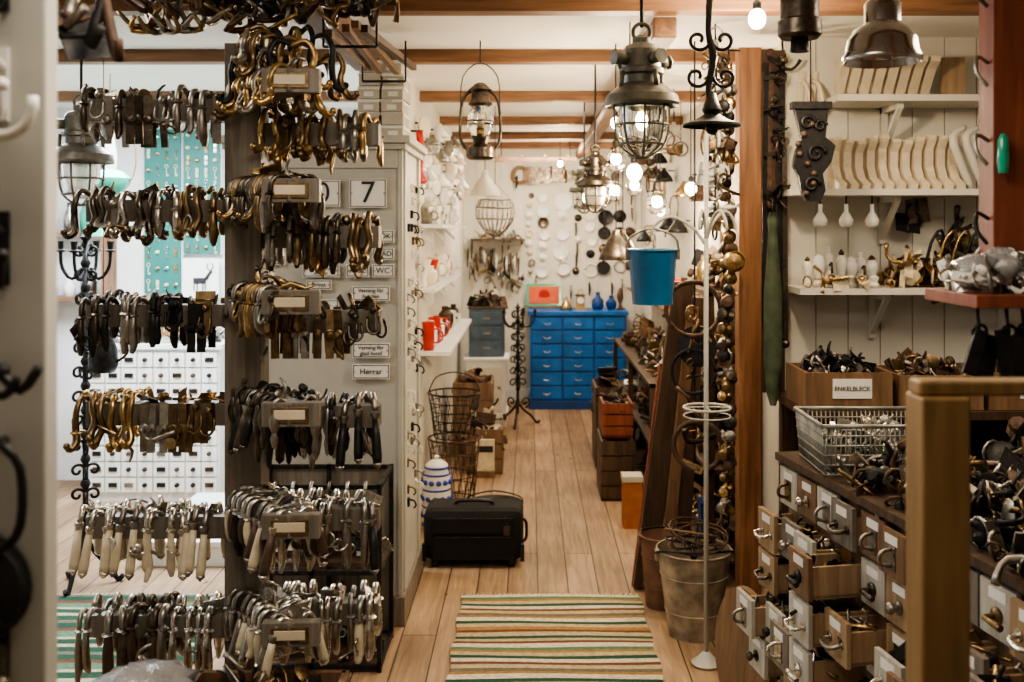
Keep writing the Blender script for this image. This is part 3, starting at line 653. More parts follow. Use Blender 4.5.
# ------------------------------------------------------------ left room
b=B(); 
b.bx(-2.60,-1.83,5.9,6.3,0.0,0.90,COOLW)
for r in range(9):
    for c in range(8):
        x0=-2.59+c*0.0945; z0=0.06+r*0.092
        b.bx(x0,x0+.086,5.878,5.9,z0,z0+.082,PORC)
        q=R.random()
        if q<.6: doorknob(b,(x0+.044,5.878,z0+.042),(0,-1,0),R.choice([IRON,GUN,IRON,RUST]),.012)
        else: b.box((x0+.044,5.875,z0+.042),(.05,.008,.026),R.choice([IRON,GUN,STEEL]))
b.bx(-2.62,-1.81,5.87,6.32,0.9,0.925,COOLW)
wc=b.obj("white_drawer_chest")
b=B(); heap(b,-2.55,-1.9,5.95,6.2,.93,.12,90,[IRON,STEEL,NICKEL,BRASS],1.3); b.obj("hardware_pile",parent=wc)
def board(name,x0,x1,z0,z1,y):
    b=B(); b.bx(x0,x1,y,y+.02,z0,z1,TEAL); b.bx(x0-.008,x1+.008,y+.018,y+.03,z0-.008,z1+.008,COOLW)
    nx=4; nz=10
    for i in range(nx):
        for j in range(nz):
            x=x0+(i+.5)*(x1-x0)/nx; z=z0+(j+.5)*(z1-z0)/nz
            m=R.choice([STEEL,NICKEL,BRASS,IVORY]); k=R.randrange(3)
            if k==0: doorknob(b,(x,y,z),(0,-1,0),m,.011)
            elif k==1: b.box((x,y-.003,z),(.017,.006,.06),m); doorknob(b,(x,y-.006,z),(0,-1,0),m,.007)
            else: key(b,(x,y-.006,z+.035),m,1.0)
    b.obj(name)
board("teal_sample_board",-2.45,-2.22,1.2,2.24,6.35); board("teal_sample_board.001",-2.20,-1.97,1.45,2.24,6.35)
b=B(); b.bx(-2.20,-1.97,6.33,6.345,1.17,1.42,SIGNW); b.bx(-2.18,-1.99,6.345,6.40,1.19,1.40,SIGNW)
b.box((-2.09,6.326,1.28),(.08,.006,.035),INK); 
for dx in (-.035,-.015,.02,.035): b.box((-2.09+dx,6.326,1.245),(.006,.006,.05),INK)
b.tube([(-2.05,6.326,1.29),(-2.025,6.326,1.33),(-2.01,6.326,1.335)],[.012,.008,.006],INK,6,2)
for s_ in (-1,1): b.tube([(-2.025,6.326,1.34),(-2.025+s_*.02,6.326,1.365),(-2.025+s_*.012,6.326,1.39)],.003,INK,5,2)
b.obj("stag_sign")
b=B()
for z in (2.0,1.57,1.17): b.bx(-3.1,-2.64,6.2,6.39,z-.012,z+.012,BEAMX)
b.bx(-2.66,-2.64,6.2,6.39,0.0,2.0,BEAM); b.bx(-3.1,-3.08,6.2,6.39,0.0,2.0,BEAM)
for z in (1.18,1.58):
    x=-3.02
    while x<-2.7:
        r=U(.03,.05); m=R.choice([PORC,PORC,GREEN,STEEL,FROST]); h=U(.1,.25)
        b.lathe([(r,0),(r*1.1,h*.5),(r*.5,h*.8),(r*.5,h)],m,(x,6.3,z),n=14); x+=.12
b.obj("glassware_shelf_unit")
b=B(); b.bx(-1.85,-1.36,4.75,5.6,0.0,0.10,COOLW); b.bx(-1.87,-1.34,4.73,5.62,0.10,0.125,COOLW); b.obj("bright_floor_platform",0.003)  # made-up white slab standing in for the overexposed bright floor
b=B(); b.lathe([(.06,0),(.09,.02),(.10,.08),(.06,.13),(.05,.14)],IRON,(-2.05,5.2,.0),n=18); b.tube([(-2.15,5.2,.09),(-2.13,5.2,.17),(-2.05,5.2,.20),(-1.97,5.2,.17),(-1.95,5.2,.09)],.005,IRON,6,3); b.tube([(-1.97,5.2,.06),(-1.91,5.2,.09),(-1.88,5.2,.14)],[.014,.01,.008],IRON,7,3); b.obj("iron_kettle")
b=B()
for z in (0.13,0.56,0.96,1.31): b.bx(-2.95,-2.34,4.55,4.85,z,z+.02,BEAMX)
for x in (-2.94,-2.35):
    for y in (4.56,4.84): b.bx(x-.015,x+.015,y-.015,y+.015,0,1.42,BEAM)
for z in (0.6,1.0,1.34): heap(b,-2.9,-2.39,4.6,4.8,z,.14,60,[STEEL,PORC,IRON,BRASS],1.6)
b.obj("pine_shelf_unit")
b=B(); x,y=-1.80,4.22
b.lathe([(.045,0),(.06,.03),(.055,.10),(.035,.15),(.045,.18),(.04,.18),(.03,.15)],IRON,(x,y,1.0),n=18); b.tube([(x+.05,y,1.04),(x+.10,y,1.08),(x+.09,y,1.14),(x+.04,y,1.16)],.006,IRON,6,3)
b.cyl((x,y,1.18),(x,y,CZ),.002,IRON,n=4); b.torus((x,y,1.17),.035,.003,IRON,(0,1,0)); b.obj("hanging_iron_jug")
# ------------------------------------------------------------ lamps
def cage_lamp(name,x,y,zt,s,m,lit,hang=CZ):
    b=B(); c=(x,y,zt)
    b.cyl((x,y,zt+.045*s),(x,y,hang),.004*s+.002,IRON,n=6)
    b.torus((x,y,zt+.03*s),.028*s,.007*s,m,(0,1,0))
    b.lathe([(.012*s,.02*s),(.03*s,.01*s),(.03*s,-.005*s),(.052*s,-.015*s),(.062*s,-.03*s),(.062*s,-.085*s),(.072*s,-.09*s),(.072*s,-.105*s),(.058*s,-.11*s),(.058*s,-.135*s),(.085*s,-.15*s),(.115*s,-.175*s),(.122*s,-.20*s),(.118*s,-.21*s),(.075*s,-.19*s)],m,c,n=28,cap=False,sharp=30)
    for i in range(4):
        a=i*math.pi/2+.5; ex=V((math.cos(a),math.sin(a),0)); b.cyl(V(c)+ex*.05*s-V((0,0,.06*s)),V(c)+ex*.10*s-V((0,0,.06*s)),.02*s,m,n=12); b.cyl(V(c)+ex*.10*s-V((0,0,.06*s)),V(c)+ex*.108*s-V((0,0,.06*s)),.025*s,m,n=6)
        b.cyl(V(c)+ex*.075*s-V((0,0,.10*s)),V(c)+ex*.08*s-V((0,0,.15*s)),.008*s,m,n=6)
    b.lathe([(.072*s,-.19*s),(.070*s,-.26*s),(.055*s,-.32*s),(.03*s,-.345*s),(.001,-.35*s)],GLASS if lit else FROST,c,n=20,cap=False)
    b.lathe([(.09*s,-.195*s),(.09*s,-.215*s),(.075*s,-.215*s)],m,c,n=24,cap=False)
    for i in range(8):
        a=i*math.pi/4; ex=V((math.cos(a),math.sin(a),0))
        b.tube([V(c)+ex*.088*s-V((0,0,.2*s)),V(c)+ex*.086*s-V((0,0,.27*s)),V(c)+ex*.068*s-V((0,0,.335*s)),V(c)+ex*.02*s-V((0,0,.372*s))],.0042*s,m,6,3)
    b.torus((x,y,zt-.27*s),.086*s,.0042*s,m,n=24); b.torus((x,y,zt-.33*s),.07*s,.0042*s,m,n=24); b.torus((x,y,zt-.372*s),.02*s,.006*s,m,n=14)
    if lit: b.ball((x,y,zt-.26*s),.030*s,BULB,12,1.2); b.cyl((x,y,zt-.18*s),(x,y,zt-.23*s),.014*s,BRASS)
    return b.obj(name)
cage_lamp("industrial_cage_lamp",0.335,3.0,2.165,0.93,DGALV,True)
cage_lamp("industrial_cage_lamp.001",0.30,4.6,1.95,0.72,GUN,False)
cage_lamp("industrial_cage_lamp.002",-1.75,3.9,2.07,1.0,DGALV,False)
cage_lamp("industrial_cage_lamp.003",0.32,5.9,1.98,0.75,DGALV,True)
def lantern(name,x,y,z,s,m,top=CZ):
    b=B(); c=(x,y,z)
    b.lathe([(.05*s,0),(.062*s,.01*s),(.062*s,.05*s),(.03*s,.07*s),(.035*s,.09*s),(.045*s,.1*s)],m,c,n=20)
    b.lathe([(.035*s,.1*s),(.058*s,.14*s),(.055*s,.19*s),(.035*s,.23*s)],GLASS,c,n=20,cap=False)
    b.cyl((x,y,z+.10*s),(x,y,z+.14*s),.012*s,BRASS); b.ball((x,y,z+.155*s),.012*s,CREAM,8,1.5)
    b.lathe([(.04*s,.23*s),(.055*s,.24*s),(.04*s,.26*s),(.038*s,.29*s),(.055*s,.3*s),(.02*s,.33*s),(.001,.335*s)],m,c,n=20)
    for sg in (-1,1):
        b.tube([(x+sg*.055*s,y,z+.04*s),(x+sg*.085*s,y,z+.09*s),(x+sg*.085*s,y,z+.2*s),(x+sg*.07*s,y,z+.27*s),(x+sg*.035*s,y,z+.30*s)],.007*s,m,7,3)
    b.torus((x,y,z+.165*s),.062*s,.003*s,m,n=20)
    b.tube([(x-.085*s,y,z+.22*s),(x-.075*s,y,z+.36*s),(x,y,z+.42*s),(x+.075*s,y,z+.36*s),(x+.085*s,y,z+.22*s)],.003*s,m,5,3)
    b.cyl((x,y,z+.42*s),(x,y,top),.003,IRON,n=5)
    return b.obj(name)
lantern("kerosene_lantern",-0.205,4.12,1.89,0.95,GUN)
lantern("kerosene_lantern.001",0.60,4.9,1.98,0.8,GUN)
def pendant(name,x,y,z,r,h,m,top=CZ,bulb=True,prof=None):
    b=B(); c=(x,y,z)
    b.lathe(prof or [(r,0),(r*1.02,.004),(r*.9,h*.25),(r*.5,h*.65),(r*.25,h*.8),(r*.22,h),(r*.1,h*1.05)],m,c,n=28,cap=False)
    if not prof: b.lathe([(r*.98,.003),(r*.86,h*.25),(r*.46,h*.63)],m,c,n=28,cap=False)
    if bulb: b.ball((x,y,z+h*.15),r*.28,BULB,10,1.2)
    b.cyl((x,y,z+h*.2),(x,y,z+h*.8),r*.12,BRASS,n=8)
    b.cyl((x,y,z+h),(x,y,top),.003,IRON,n=5)
    return b.obj(name)
pendant("pendant_lamp_white",-0.27,6.0,1.80,0.09,.15,FROST,bulb=False)
def globe(name,x,y,z,r,lit):
    b=B(); c=(x,y,z)
    b.lathe([(.001,-r*1.1),(r*.55,-r),(r*.95,-r*.5),(r,0),(r*.85,r*.5),(r*.45,r*.95),(r*.4,r*1.15)],GLASS,c,n=22,cap=False,sharp=200)
    b.lathe([(r*.5,r*1.05),(r*.55,r*1.25),(r*.4,r*1.3),(r*.38,r*1.9),(r*.15,r*2.1)],GUN,c,n=16)
    if lit: b.ball((x,y,z+r*.1),r*.36,BULB,10,1.2)
    b.cyl((x,y,z+r*.4),(x,y,z+r*1.1),r*.14,BRASS,n=8); b.cyl((x,y,z+r*2),(x,y,CZ),.003,IRON,n=5)
    b.obj(name)
globe("clear_glass_globe_pendant",0.375,3.75,2.0,.055,False); globe("clear_glass_globe_pendant.001",0.66,5.2,1.74,.055,True); globe("clear_glass_globe_pendant.002",0.55,6.5,1.85,.06,True); globe("clear_glass_globe_pendant.003",0.46,5.35,1.97,.055,True); globe("clear_glass_globe_pendant.004",0.72,6.9,1.9,.06,True)
b=B()
for i in range(12):
    x=U(.55,.95); y=U(5.0,7.6); z=U(1.95,2.15); m=R.choice([GUN,DBRASS,IRON,RUST,GALV]); r=U(.04,.07)
    k=i%3
    if k==0: b.lathe([(r*.6,0),(r,.01),(r,r*1.2),(r*.95,r*1.2),(r*.93,.015)],m,(x,y,z),n=16,cap=False); b.tube([(x-r,y,z+r*1.1),(x-r*.6,y,z+r*2),(x,y,z+r*2.3),(x+r*.6,y,z+r*2),(x+r,y,z+r*1.1)],.003,IRON,5,3); top=z+r*2.3
    elif k==1: b.lathe([(r,0),(r*.8,r*.5),(r*.3,r),(r*.2,r*1.4)],m,(x,y,z),n=16,cap=False); top=z+r*1.3
    else: b.torus((x,y,z),r,.006,m,(U(-.5,.5),1,0),16); top=z+r
    b.cyl((x,y,top),(x,y,CZ),.002,IRON,n=4)
b.obj("hanging_pots_and_lamp_parts")
b=B(); x,y=-0.22,6.3
prof=[(1.56,.02),(1.60,.07),(1.67,.115),(1.74,.12),(1.79,.10)]
for z,r in prof: b.torus((x,y,z),r,.005,STEEL,n=22)
for i in range(22):
    a=i*math.pi/11; ex=V((math.cos(a),math.sin(a),0)); b.tube([V((x,y,z))+ex*r for z,r in prof],.0038,STEEL,5,3)
b.cyl((x,y,1.85),(x,y,CZ),.003,IRON,n=5)
for i in range(3): a=i*2.094; b.cyl((x+.1*math.cos(a),y+.1*math.sin(a),1.79),(x,y,1.9),.002,STEEL,n=4)
b.obj("hanging_wire_basket_lamp")
pendant("bell_pendant_lamp",0.43,5.0,1.45,0.085,.15,GUN,bulb=False); pendant("bell_pendant_lamp.001",0.52,5.6,1.47,0.07,.13,GUN,bulb=False)
x=.085
pendant("steel_reflector_lamp",0.775,2.2,1.972,x,.12,CHROME,bulb=False,top=CZ,prof=[(x*.9,.012),(x*.97,-.004),(x*1.0,0),(x*1.0,.008),(x*.93,.02),(x*.88,.045),(x*.72,.068),(x*.48,.08),(x*.46,.085),(x*.46,.125),(x*.36,.135),(x*.2,.14)])
b=B(); b.lathe([(.042,0),(.05,.008),(.05,.04),(.044,.045),(.044,.09),(.03,.1),(.012,.12)],GUN,(0.62,2.3,2.04),n=18); b.cyl((.62,2.3,2.15),(.62,2.3,CZ),.004,IRON,n=5); b.lathe([(.02,0),(.022,-.03),(.018,-.03)],IRON,(.62,2.3,2.04),n=12); b.obj("black_lamp_socket")
b=B(); x,y=-2.10,5.0
b.lathe([(.02,.0),(.06,.015),(.095,.06),(.10,.09),(.07,.12),(.03,.135)],GREEN,(x,y,1.77),n=24)
b.lathe([(.022,-.1),(.025,-.06),(.02,0)],BRASS,(x,y,1.77),n=14); b.lathe([(.03,0),(.035,.06),(.02,.16),(.018,.24)],FROST,(x,y,1.905),n=14,cap=False)
b.lathe([(.095,-.2),(.06,-.14),(.02,-.1)],GREEN,(x,y,1.77),n=24,cap=False)
for sg in (-1,1): b.tube([(x+sg*.09,y,1.83),(x+sg*.13,y,1.93),(x+sg*.1,y,2.17),(x,y,2.27)],.004,BRASS,6,3)
b.cyl((x,y,2.27),(x,y,CZ),.003,BRASS,n=5); b.obj("green_glass_oil_lamp")
def bare(name,x,y,z,r=0.03,e=14,top=CZ):
    b=B(); b.ball((x,y,z),r,BULB,14,1.15); b.lathe([(r*.45,r*.9),(r*.5,r*1.8),(r*.2,r*2.2)],IRON,(x,y,z),n=12); b.cyl((x,y,z+r*2),(x,y,top),.003,IRON,n=5)
    b.obj(name)
    l=bpy.data.lights.new("bulb_light","POINT"); l.energy=e; l.color=(1,.77,.51); l.shadow_soft_size=.04
    o=bpy.data.objects.new("bulb_light",l); bpy.context.scene.collection.objects.link(o); o.location=(x,y,z-r-.08)
bare("bare_bulb",0.48,4.6,1.865,.035,26); bare("bare_bulb.001",0.36,4.2,2.05,.022,18); bare("bare_bulb.002",0.715,3.15,2.265,.028,26,CZ); bare("bare_bulb.003",0.78,4.85,1.80,.028,18)
bare("bare_bulb.004",0.78,6.0,1.72,.03,24); bare("bare_bulb.005",0.25,8.3,2.15,.022,38)
b=B()
b.tube([(0.545,3.0,CZ),(0.535,3.0,2.2),(0.55,3.0,2.12),(0.535,3.0,2.02),(0.545,3.0,1.92)],[.012,.009,.013,.009,.012],IRON,7,3)
for cx,cz,s_,a in ((.58,2.17,1,math.pi),(.505,2.17,-1,math.pi),(.585,2.06,1,math.pi),(.50,2.06,-1,math.pi)):
    b.tube(spiral((cx,3.0,cz),.036,.008,a,a+7,18,(s_,0,0),(0,0,1)),.006,IRON,6,1)
b.lathe([(.088,0),(.085,.008),(.05,.02),(.02,.04)],IRON,(.545,3.0,1.91),n=24,cap=False); b.lathe([(.015,.02),(.03,.05),(.012,.1)],IRON,(.545,3.0,1.91),n=12); b.ball((.545,3.0,1.905),.02,IRON,10)
b.obj("wrought_iron_lamp_bracket")
# ------------------------------------------------------------ coat stand with blue bucket
b=B(); x,y=0.648,3.68
b.cyl((x,y,0.02),(x,y,1.95),.009,CABW,n=12); b.lathe([(.05,0),(.055,.01),(.035,.025),(.012,.05)],CABW,(x,y,0),n=24)
for i,a in enumerate((math.pi-.17,math.pi+1.2,-1.1,.3)):
    ex=V((math.cos(a),math.sin(a),0)); c=V((x,y,1.56 if i else 1.54)); q=.6 if i else 1.0
    b.tube([c,c+ex*.05*q+V((0,0,.07)),c+ex*.13*q+V((0,0,.11)),c+ex*.19*q+V((0,0,.075)),c+ex*.20*q+V((0,0,.04))],.006,CABW,7,3)
b.torus((x,y-.02,.95),.085,.005,CABW,n=28); b.torus((x,y-.02,.92),.085,.003,CABW,n=28)
for i in range(4): a=i*math.pi/2; b.cyl((x,y,.95),(x+.085*math.cos(a),y-.02+.085*math.sin(a),.95),.003,CABW,n=6)
cs_=b.obj("white_coat_stand")
def bucket(name,x,y,z,r0,r1,h,m,bail,tilt=0,mh=None,rib=True,parent=None):
    b=B(); b.M=Matrix.Translation((x,y,z))@Matrix.Rotation(tilt,4,'Y')
    b.lathe([(.001,.012),(r0*.97,.012),(r0,0),(r0+(r1-r0)*.08,h*.08),(r0+(r1-r0)*.1,h*.085),(r1*.985,h*.97),(r1*1.02,h),(r1*.99,h),(r1*.95,h*.97),(r0*.94,.02)],m,n=32,cap=False)
    b.torus((0,0,h),r1*1.01,.005,m,n=32); 
    if rib:
        for t in (.3,.72): b.torus((0,0,h*t),(r0+(r1-r0)*t)*1.0,.0035,m,n=32)
    for sg in (-1,1): b.box((sg*r1*1.02,0,h*.93),(.012,.035,.04),mh or m)
    bt=bail
    b.tube([(-r1*1.05,0,h*.95),(-r1*.9,bt[0]*.6,h+bt[1]*.6),(0,bt[0],h+bt[1]),(r1*.9,bt[0]*.6,h+bt[1]*.6),(r1*1.05,0,h*.95)],.0045,mh or IRON,7,4)
    return b.obj(name,parent=parent)
bucket("blue_enamel_bucket",0.455,3.715,1.325,0.075,0.092,0.20,BLUEB,(0,.08),0,STEEL,False)
gb=bucket("galvanised_bucket",0.65,3.97,0.0,0.10,0.145,0.335,RBUCK,(-.12,.02))
bucket("zinc_planter",0.57,4.27,0.0,0.075,0.10,0.30,TERRA,(.08,.01))
bucket("rusty_pail",0.86,3.64,0.0,0.085,0.11,0.22,RUST,(-.08,.01))
b=B()
for i in range(7): b.torus((.65+U(-.03,.03),3.97+U(-.03,.03),.355+i*.008),U(.08,.12),.004,R.choice([RUST,MIDW,IRON]),(U(-.3,.3),U(-.3,.3),1),22)
for i in range(14): a=U(0,6.28); b.tube([(.65,3.97,.28),(.65+.07*math.cos(a),3.97+.07*math.sin(a),.38),(.65+.13*math.cos(a),3.97+.13*math.sin(a),.37+U(-.01,.05))],.003,R.choice([RUST,IRON]),5,3)
b.obj("coiled_wire",parent=gb)
b=B()
b.cyl((0.775,3.90,0.45),(0.775,3.90,2.3),.004,IRON,n=6); b.cyl((.775,3.9,2.3),(.83,3.955,2.31),.004,IRON,n=6)
z=2.25
while z>0.5:
    m=R.choice([BRASS,DBRASS,DBRASS,RUST,STEEL,IRON,GUN]); r=U(.020,.030)
    b.lathe([(r,0),(r,.006),(r*.6,.018),(r*.35,.022),(r*.5,.04),(r*.9,.05),(r*.7,.065),(.001,.07)],m,(0.775+U(-.008,.008),3.91,z),(U(-.7,.1),-1,U(-.3,.3)),n=14)
    if R.random()<.6: piece(b,(0.765+U(-.02,.02),3.88,z-.02),R.choice([BRASS,DBRASS,IRON,STEEL]),1.0)
    z-=.052
doorknob(b,(0.79,3.87,1.48),(-.2,-1,0),BRASS,.04,20)
b.obj("door_knob_string")
b=B()
for i in range(16): b.torus((0.70+U(-.006,.006),3.78,2.34-i*.05),.026,.005,R.choice([IRON,STEEL]),(1,0.1,0) if i%2 else (0.1,1,0),14)
for i in range(36): piece(b,(U(.675,.735),U(3.76,3.80),U(1.62,2.28)),R.choice([DBRASS,STEEL,IRON,PORC,GUN]),U(1,1.5))
b.cyl((0.70,3.78,1.6),(0.70,3.78,CZ),.003,IRON,n=5); b.obj("hanging_chain_and_fittings")
b=B()
b.bx(.925,1.02,4.0,4.02,.95,2.32,DARKW)
for i,(x,zt,L,m) in enumerate([(0.937,2.25,1.0,IRON),(0.965,2.2,0.8,RUST),(0.993,2.27,1.1,IRON),(1.01,1.95,.8,GUN),(.95,2.3,.6,RUST)]):
    b.box((x,3.985-.008*i,zt-L/2),(.020,.006,L),m,(0,U(-.02,.02),0)); b.lathe([(.018,-.006),(.018,.006)],m,(x,3.985-.008*i,zt),(0,1,0),n=12); b.ball((x,3.975-.008*i,zt-L),.018,m,8,.4,(0,1,0))
for z in (2.2,1.9,1.75): b.box((.965,3.95,z),(.085,.006,.016),IRON)
for i in range(22): piece(b,(U(.955,1.0),3.935,U(1.72,2.28)),R.choice([IRON,RUST,GUN]),1.2)
shb=b.obj("strap_hinge_board")
b=B(); 
b.M=Matrix.Translation((0.942,3.88,0.0))
pr=[(0.92,.010),(0.97,.024),(1.1,.034),(1.35,.034),(1.5,.022),(1.6,.016),(1.64,.02),(1.67,.012)]
vs=[];fs=[]
for z,w in pr:
    vs+= [(-w,-.008,z),(0,-.016,z),(w,-.008,z),(w,.008,z),(0,.014,z),(-w,.008,z)]
for i in range(len(pr)-1):
    for k in range(6): k2=(k+1)%6; fs.append((i*6+k,i*6+k2,i*6+6+k2,i*6+6+k))
fs+=[(0,1,2,3,4,5),tuple(range(len(vs)-1,len(vs)-7,-1))]
b.add(vs,fs,OLIVE,True); b.cyl((0,0,1.66),(0,0,1.72),.003,IRON,n=5); b.cyl((0,0,1.72),(0,.12,1.72),.004,IRON,n=5); b.M=Matrix.Identity(4)
b.obj("green_wooden_paddle",parent=shb)
# ------------------------------------------------------------ right aisle stock
def shelfunit(name,x0,x1,y0,y1,h,zs,m,fillms,n,s=1.5):
    b=B()
    for z in zs: b.bx(x0,x1,y0,y1,z,z+.02,m)
    for x in (x0+.015,x1-.015):
        k=max(2,int((y1-y0)/.9)+1)
        for i in range(k):
            y=y0+.015+(y1-y0-.03)*i/(k-1); b.bx(x-.015,x+.015,y-.015,y+.015,0,h,m)
    b.bx(x1-.012,x1,y0,y1,0,h,m)
    for z in zs:
        heap(b,x0+.07,x1-.07,y0+.06,y1-.06,z+.03,.16,n,fillms,s)
        for i in range(int((y1-y0)*3)):
            yy=U(y0+.1,y1-.1); xx=U(x0+.08,x1-.12); r=U(.03,.06); hh=U(.06,.2)
            if R.random()<.5: b.box((xx,yy,z+.02+hh/2),(r*2,r*2.2,hh),R.choice([CARD,MIDW,DARKW,REDW,BLUED,CREAM]),(0,0,U(-.3,.3)))
            else: b.lathe([(r*.8,0),(r,.1*hh),(r,.7*hh),(r*.5,.85*hh),(r*.5,hh)],R.choice([TERRA,IRON,BRASS,PORC,GUN,RUST,REDP]),(xx,yy,z+.02),n=14)
    return b.obj(name)
shelfunit("dark_stock_shelf",0.66,1.03,5.5,7.9,0.75,(0.05,0.40,0.73),DARKW,[IRON,RUST,DBRASS,MIDW,STEEL,GUN],170,1.5)
shelfunit("tall_stock_shelf",0.80,1.03,4.5,5.3,1.35,(0.1,0.5,0.9,1.3),DARKW,[IRON,RUST,DBRASS,MIDW,STEEL,BRASS],100,1.3)
b=B()
b.bx(0.83,1.05,5.4,8.6,1.09,1.11,MIDW); 
for y in (5.6,7,8.4): b.box((0.98,y,1.04),(0.14,.02,.02),MIDW,(0,-.75,0))
y=5.45
while y<8.5:
    r=U(.035,.06); m=R.choice([REDP,BLUEB,CREAM,GREEN,STEEL,IRON,PORC,BRASS]); h=U(.09,.2)
    b.lathe([(r,0),(r,h*.85),(r*.92,h*.88),(r*.92,h),(r*.3,h*1.02)],m,(0.91+U(-.02,.03),y,1.11),n=16); b.torus((0.91,y,1.11+h*.85),r*.98,.003,BRASS,n=16); y+=r*2+.03
b.obj("tin_can_shelf")
b=B()
for i in range(30):
    y=U(4.3,8.6); z=U(1.45,2.2); m=R.choice([IRON,RUST,BRASS,STEEL,DBRASS,FROST]); x=1.0
    if R.random()<.5: b.torus((x,y,z),U(.05,.1),.007,m,(1,U(-.4,.4),0),18)
    else: b.lathe([(.07,0),(.06,.03),(.02,.08),(.01,.1)],m,(.97,y,z),n=16)
    b.cyl((1.0,y,z+.08),(1.05,y,z+.08),.005,IRON,n=5)
b.obj("wall_hung_lamp_parts")
b=B()
for i,(xb,xt,zt,w,m,yy) in enumerate([(0.505,0.685,1.36,.095,DARKW,4.45),(0.585,0.72,1.26,.05,MIDW,4.41),(0.475,0.60,1.0,.04,REDW,4.49),(0.66,0.745,1.30,.06,DARKW,4.42)]):
    L=math.hypot(xt-xb,zt); a=math.atan2(xt-xb,zt)
    b.box(((xb+xt)/2,yy,zt/2+w*.5*math.sin(a)),(w,.028,L),m,(0,a,0))
b.obj("leaning_boards",0.003)
b=B()
b.torus((.66,4.05,1.28),.11,.010,RUST,(-.2,-1,0),24); b.torus((.685,4.08,.72),.10,.012,DARKW,(-.3,-1,0),24); b.torus((.67,4.1,1.02),.09,.008,IRON,(-.3,-1,0),24)
b.lathe([(.08,0),(.085,.01),(.02,.02),(.001,.02)],IRON,(.69,4.12,1.12),(-.5,-1,.1),n=28)
for i in range(14): piece(b,(.68+U(-.03,.03),4.1,U(.6,1.4)),R.choice([IRON,RUST,DBRASS]),1.5)
b.cyl((.68,4.13,.6),(.68,4.13,CZ),.004,IRON,n=5); b.obj("hanging_iron_rings")
b=B(); b.bx(.50,.60,5.35,5.46,0,.26,mat("orange_card",(.38,.13,.04),.6)); b.bx(.495,.605,5.345,5.465,.25,.28,CARD); b.obj("orange_cardboard_box")
# ------------------------------------------------------------ right wall shelves
b=B()
def wshelf(x0,x1,z,d=0.24,brs=(1.25,1.62)):
    b.bx(x0,x1,4.05-d,4.048,z-.012,z+.012,WHITEW)
    for x in brs:
        b.bx(x-.012,x+.012,4.03,4.048,z-.2,z-.012,WHITEW); b.bx(x-.012,x+.012,4.05-d*.8,4.048,z-.035,z-.012,WHITEW)
        b.box((x,4.05-d*.38,z-.11),(.02,.018,.25),WHITEW,(0.85,0,0))
wshelf(1.17,2.9,2.105,brs=(1.43,1.9)); wshelf(1.00,2.9,1.745,brs=(1.42,1.9)); wshelf(1.03,2.9,1.365,brs=(1.38,1.9))
ws=b.obj("wall_shelf_panel")
def corbel(b,x,y,z,w,h,d,m):
    pts=[(0,0),(0,h),(d,h),(d,h*.86)]+[(d*(.82*(1-math.sin(math.pi/2*t/6))+.12*math.sin(math.pi*t/6)),h*(.86-.86*t/6)) for t in range(1,7)]
    vs=[(x-w/2,y-p[0],z+p[1]) for p in pts]+[(x+w/2,y-p[0],z+p[1]) for p in pts]; k=len(pts)
    fs=[tuple(range(k)),tuple(range(2*k-1,k-1,-1))]+[(i,(i+1)%k,(i+1)%k+k,i+k) for i in range(k)]
    b.add(vs,fs,m)
b=B()
for i in range(8): corbel(b,1.22+i*.048,3.95,2.118,.034,.15,.12,CREAM)
b.box((1.67,3.95,2.2),(.09,.02,.16),OAK); b.obj("carved_corbel_row",parent=ws)
def curved_bracket(b,x,y,z,h,m):
    w=.030; pts=[(0,0),(.075,0),(.080,.02),(.045,.045),(.028,h*.45),(.03,h*.75),(.05,h*.93),(.045,h),(0,h)]
    vs=[(x-w/2+p[0]*.28,y-p[0],z+p[1]) for p in pts]+[(x+w/2+p[0]*.28,y-p[0],z+p[1]) for p in pts]; k=len(pts)
    b.add(vs,[tuple(range(k)),tuple(range(2*k-1,k-1,-1))]+[(i,(i+1)%k,(i+1)%k+k,i+k) for i in range(k)],m)
b=B()
for i in range(11): curved_bracket(b,1.19+i*.046,3.95,1.758,U(.19,.215),CREAM if i%4 else IVORY)
for x in (1.72,1.77,1.82): b.tube([(x,3.9,1.76),(x-.05,3.88,1.86),(x-.08,3.88,1.96),(x-.02,3.9,2.0)],[.012,.016,.016,.01],WHITEW,8,3)
b.obj("cream_shelf_bracket_row",parent=ws)
b=B(); y=3.55
pts=[(.94,2.03),(1.0,2.05),(1.06,2.045),(1.055,1.98),(1.05,1.93),(1.085,1.90),(1.07,1.84),(1.04,1.80),(1.05,1.74),(1.03,1.70),(.98,1.705),(.965,1.74),(.955,1.79),(.935,1.83),(.945,1.88),(.965,1.92),(.955,1.97)]
vs=[(px,y,pz) for px,pz in pts]+[(px,y+.03,pz) for px,pz in pts]; k=len(pts)
b.add(vs,[tuple(range(k)),tuple(range(2*k-1,k-1,-1))]+[(i,(i+1)%k,(i+1)%k+k,i+k) for i in range(k)],IRON)
b.bx(.93,1.07,y-.012,y+.035,2.03,2.055,IRON)
for (cx,cz,r) in ((.985,1.98,.028),(1.03,1.97,.022),(1.015,1.87,.035),(1.0,1.76,.03)): b.tube(spiral((cx,y-.004,cz),r,.006,0,8,20,(1,0,0),(0,0,1)),.007,IRON,6,1)
for i in range(8): b.ball((.98+.03*math.sin(i),y-.004,1.73+i*.035),.012,DARKW,6)
b.cyl((1.0,y+.015,2.04),(1.0,y+.015,CZ),.003,IRON,n=5); b.obj("carved_bracket")
b=B()
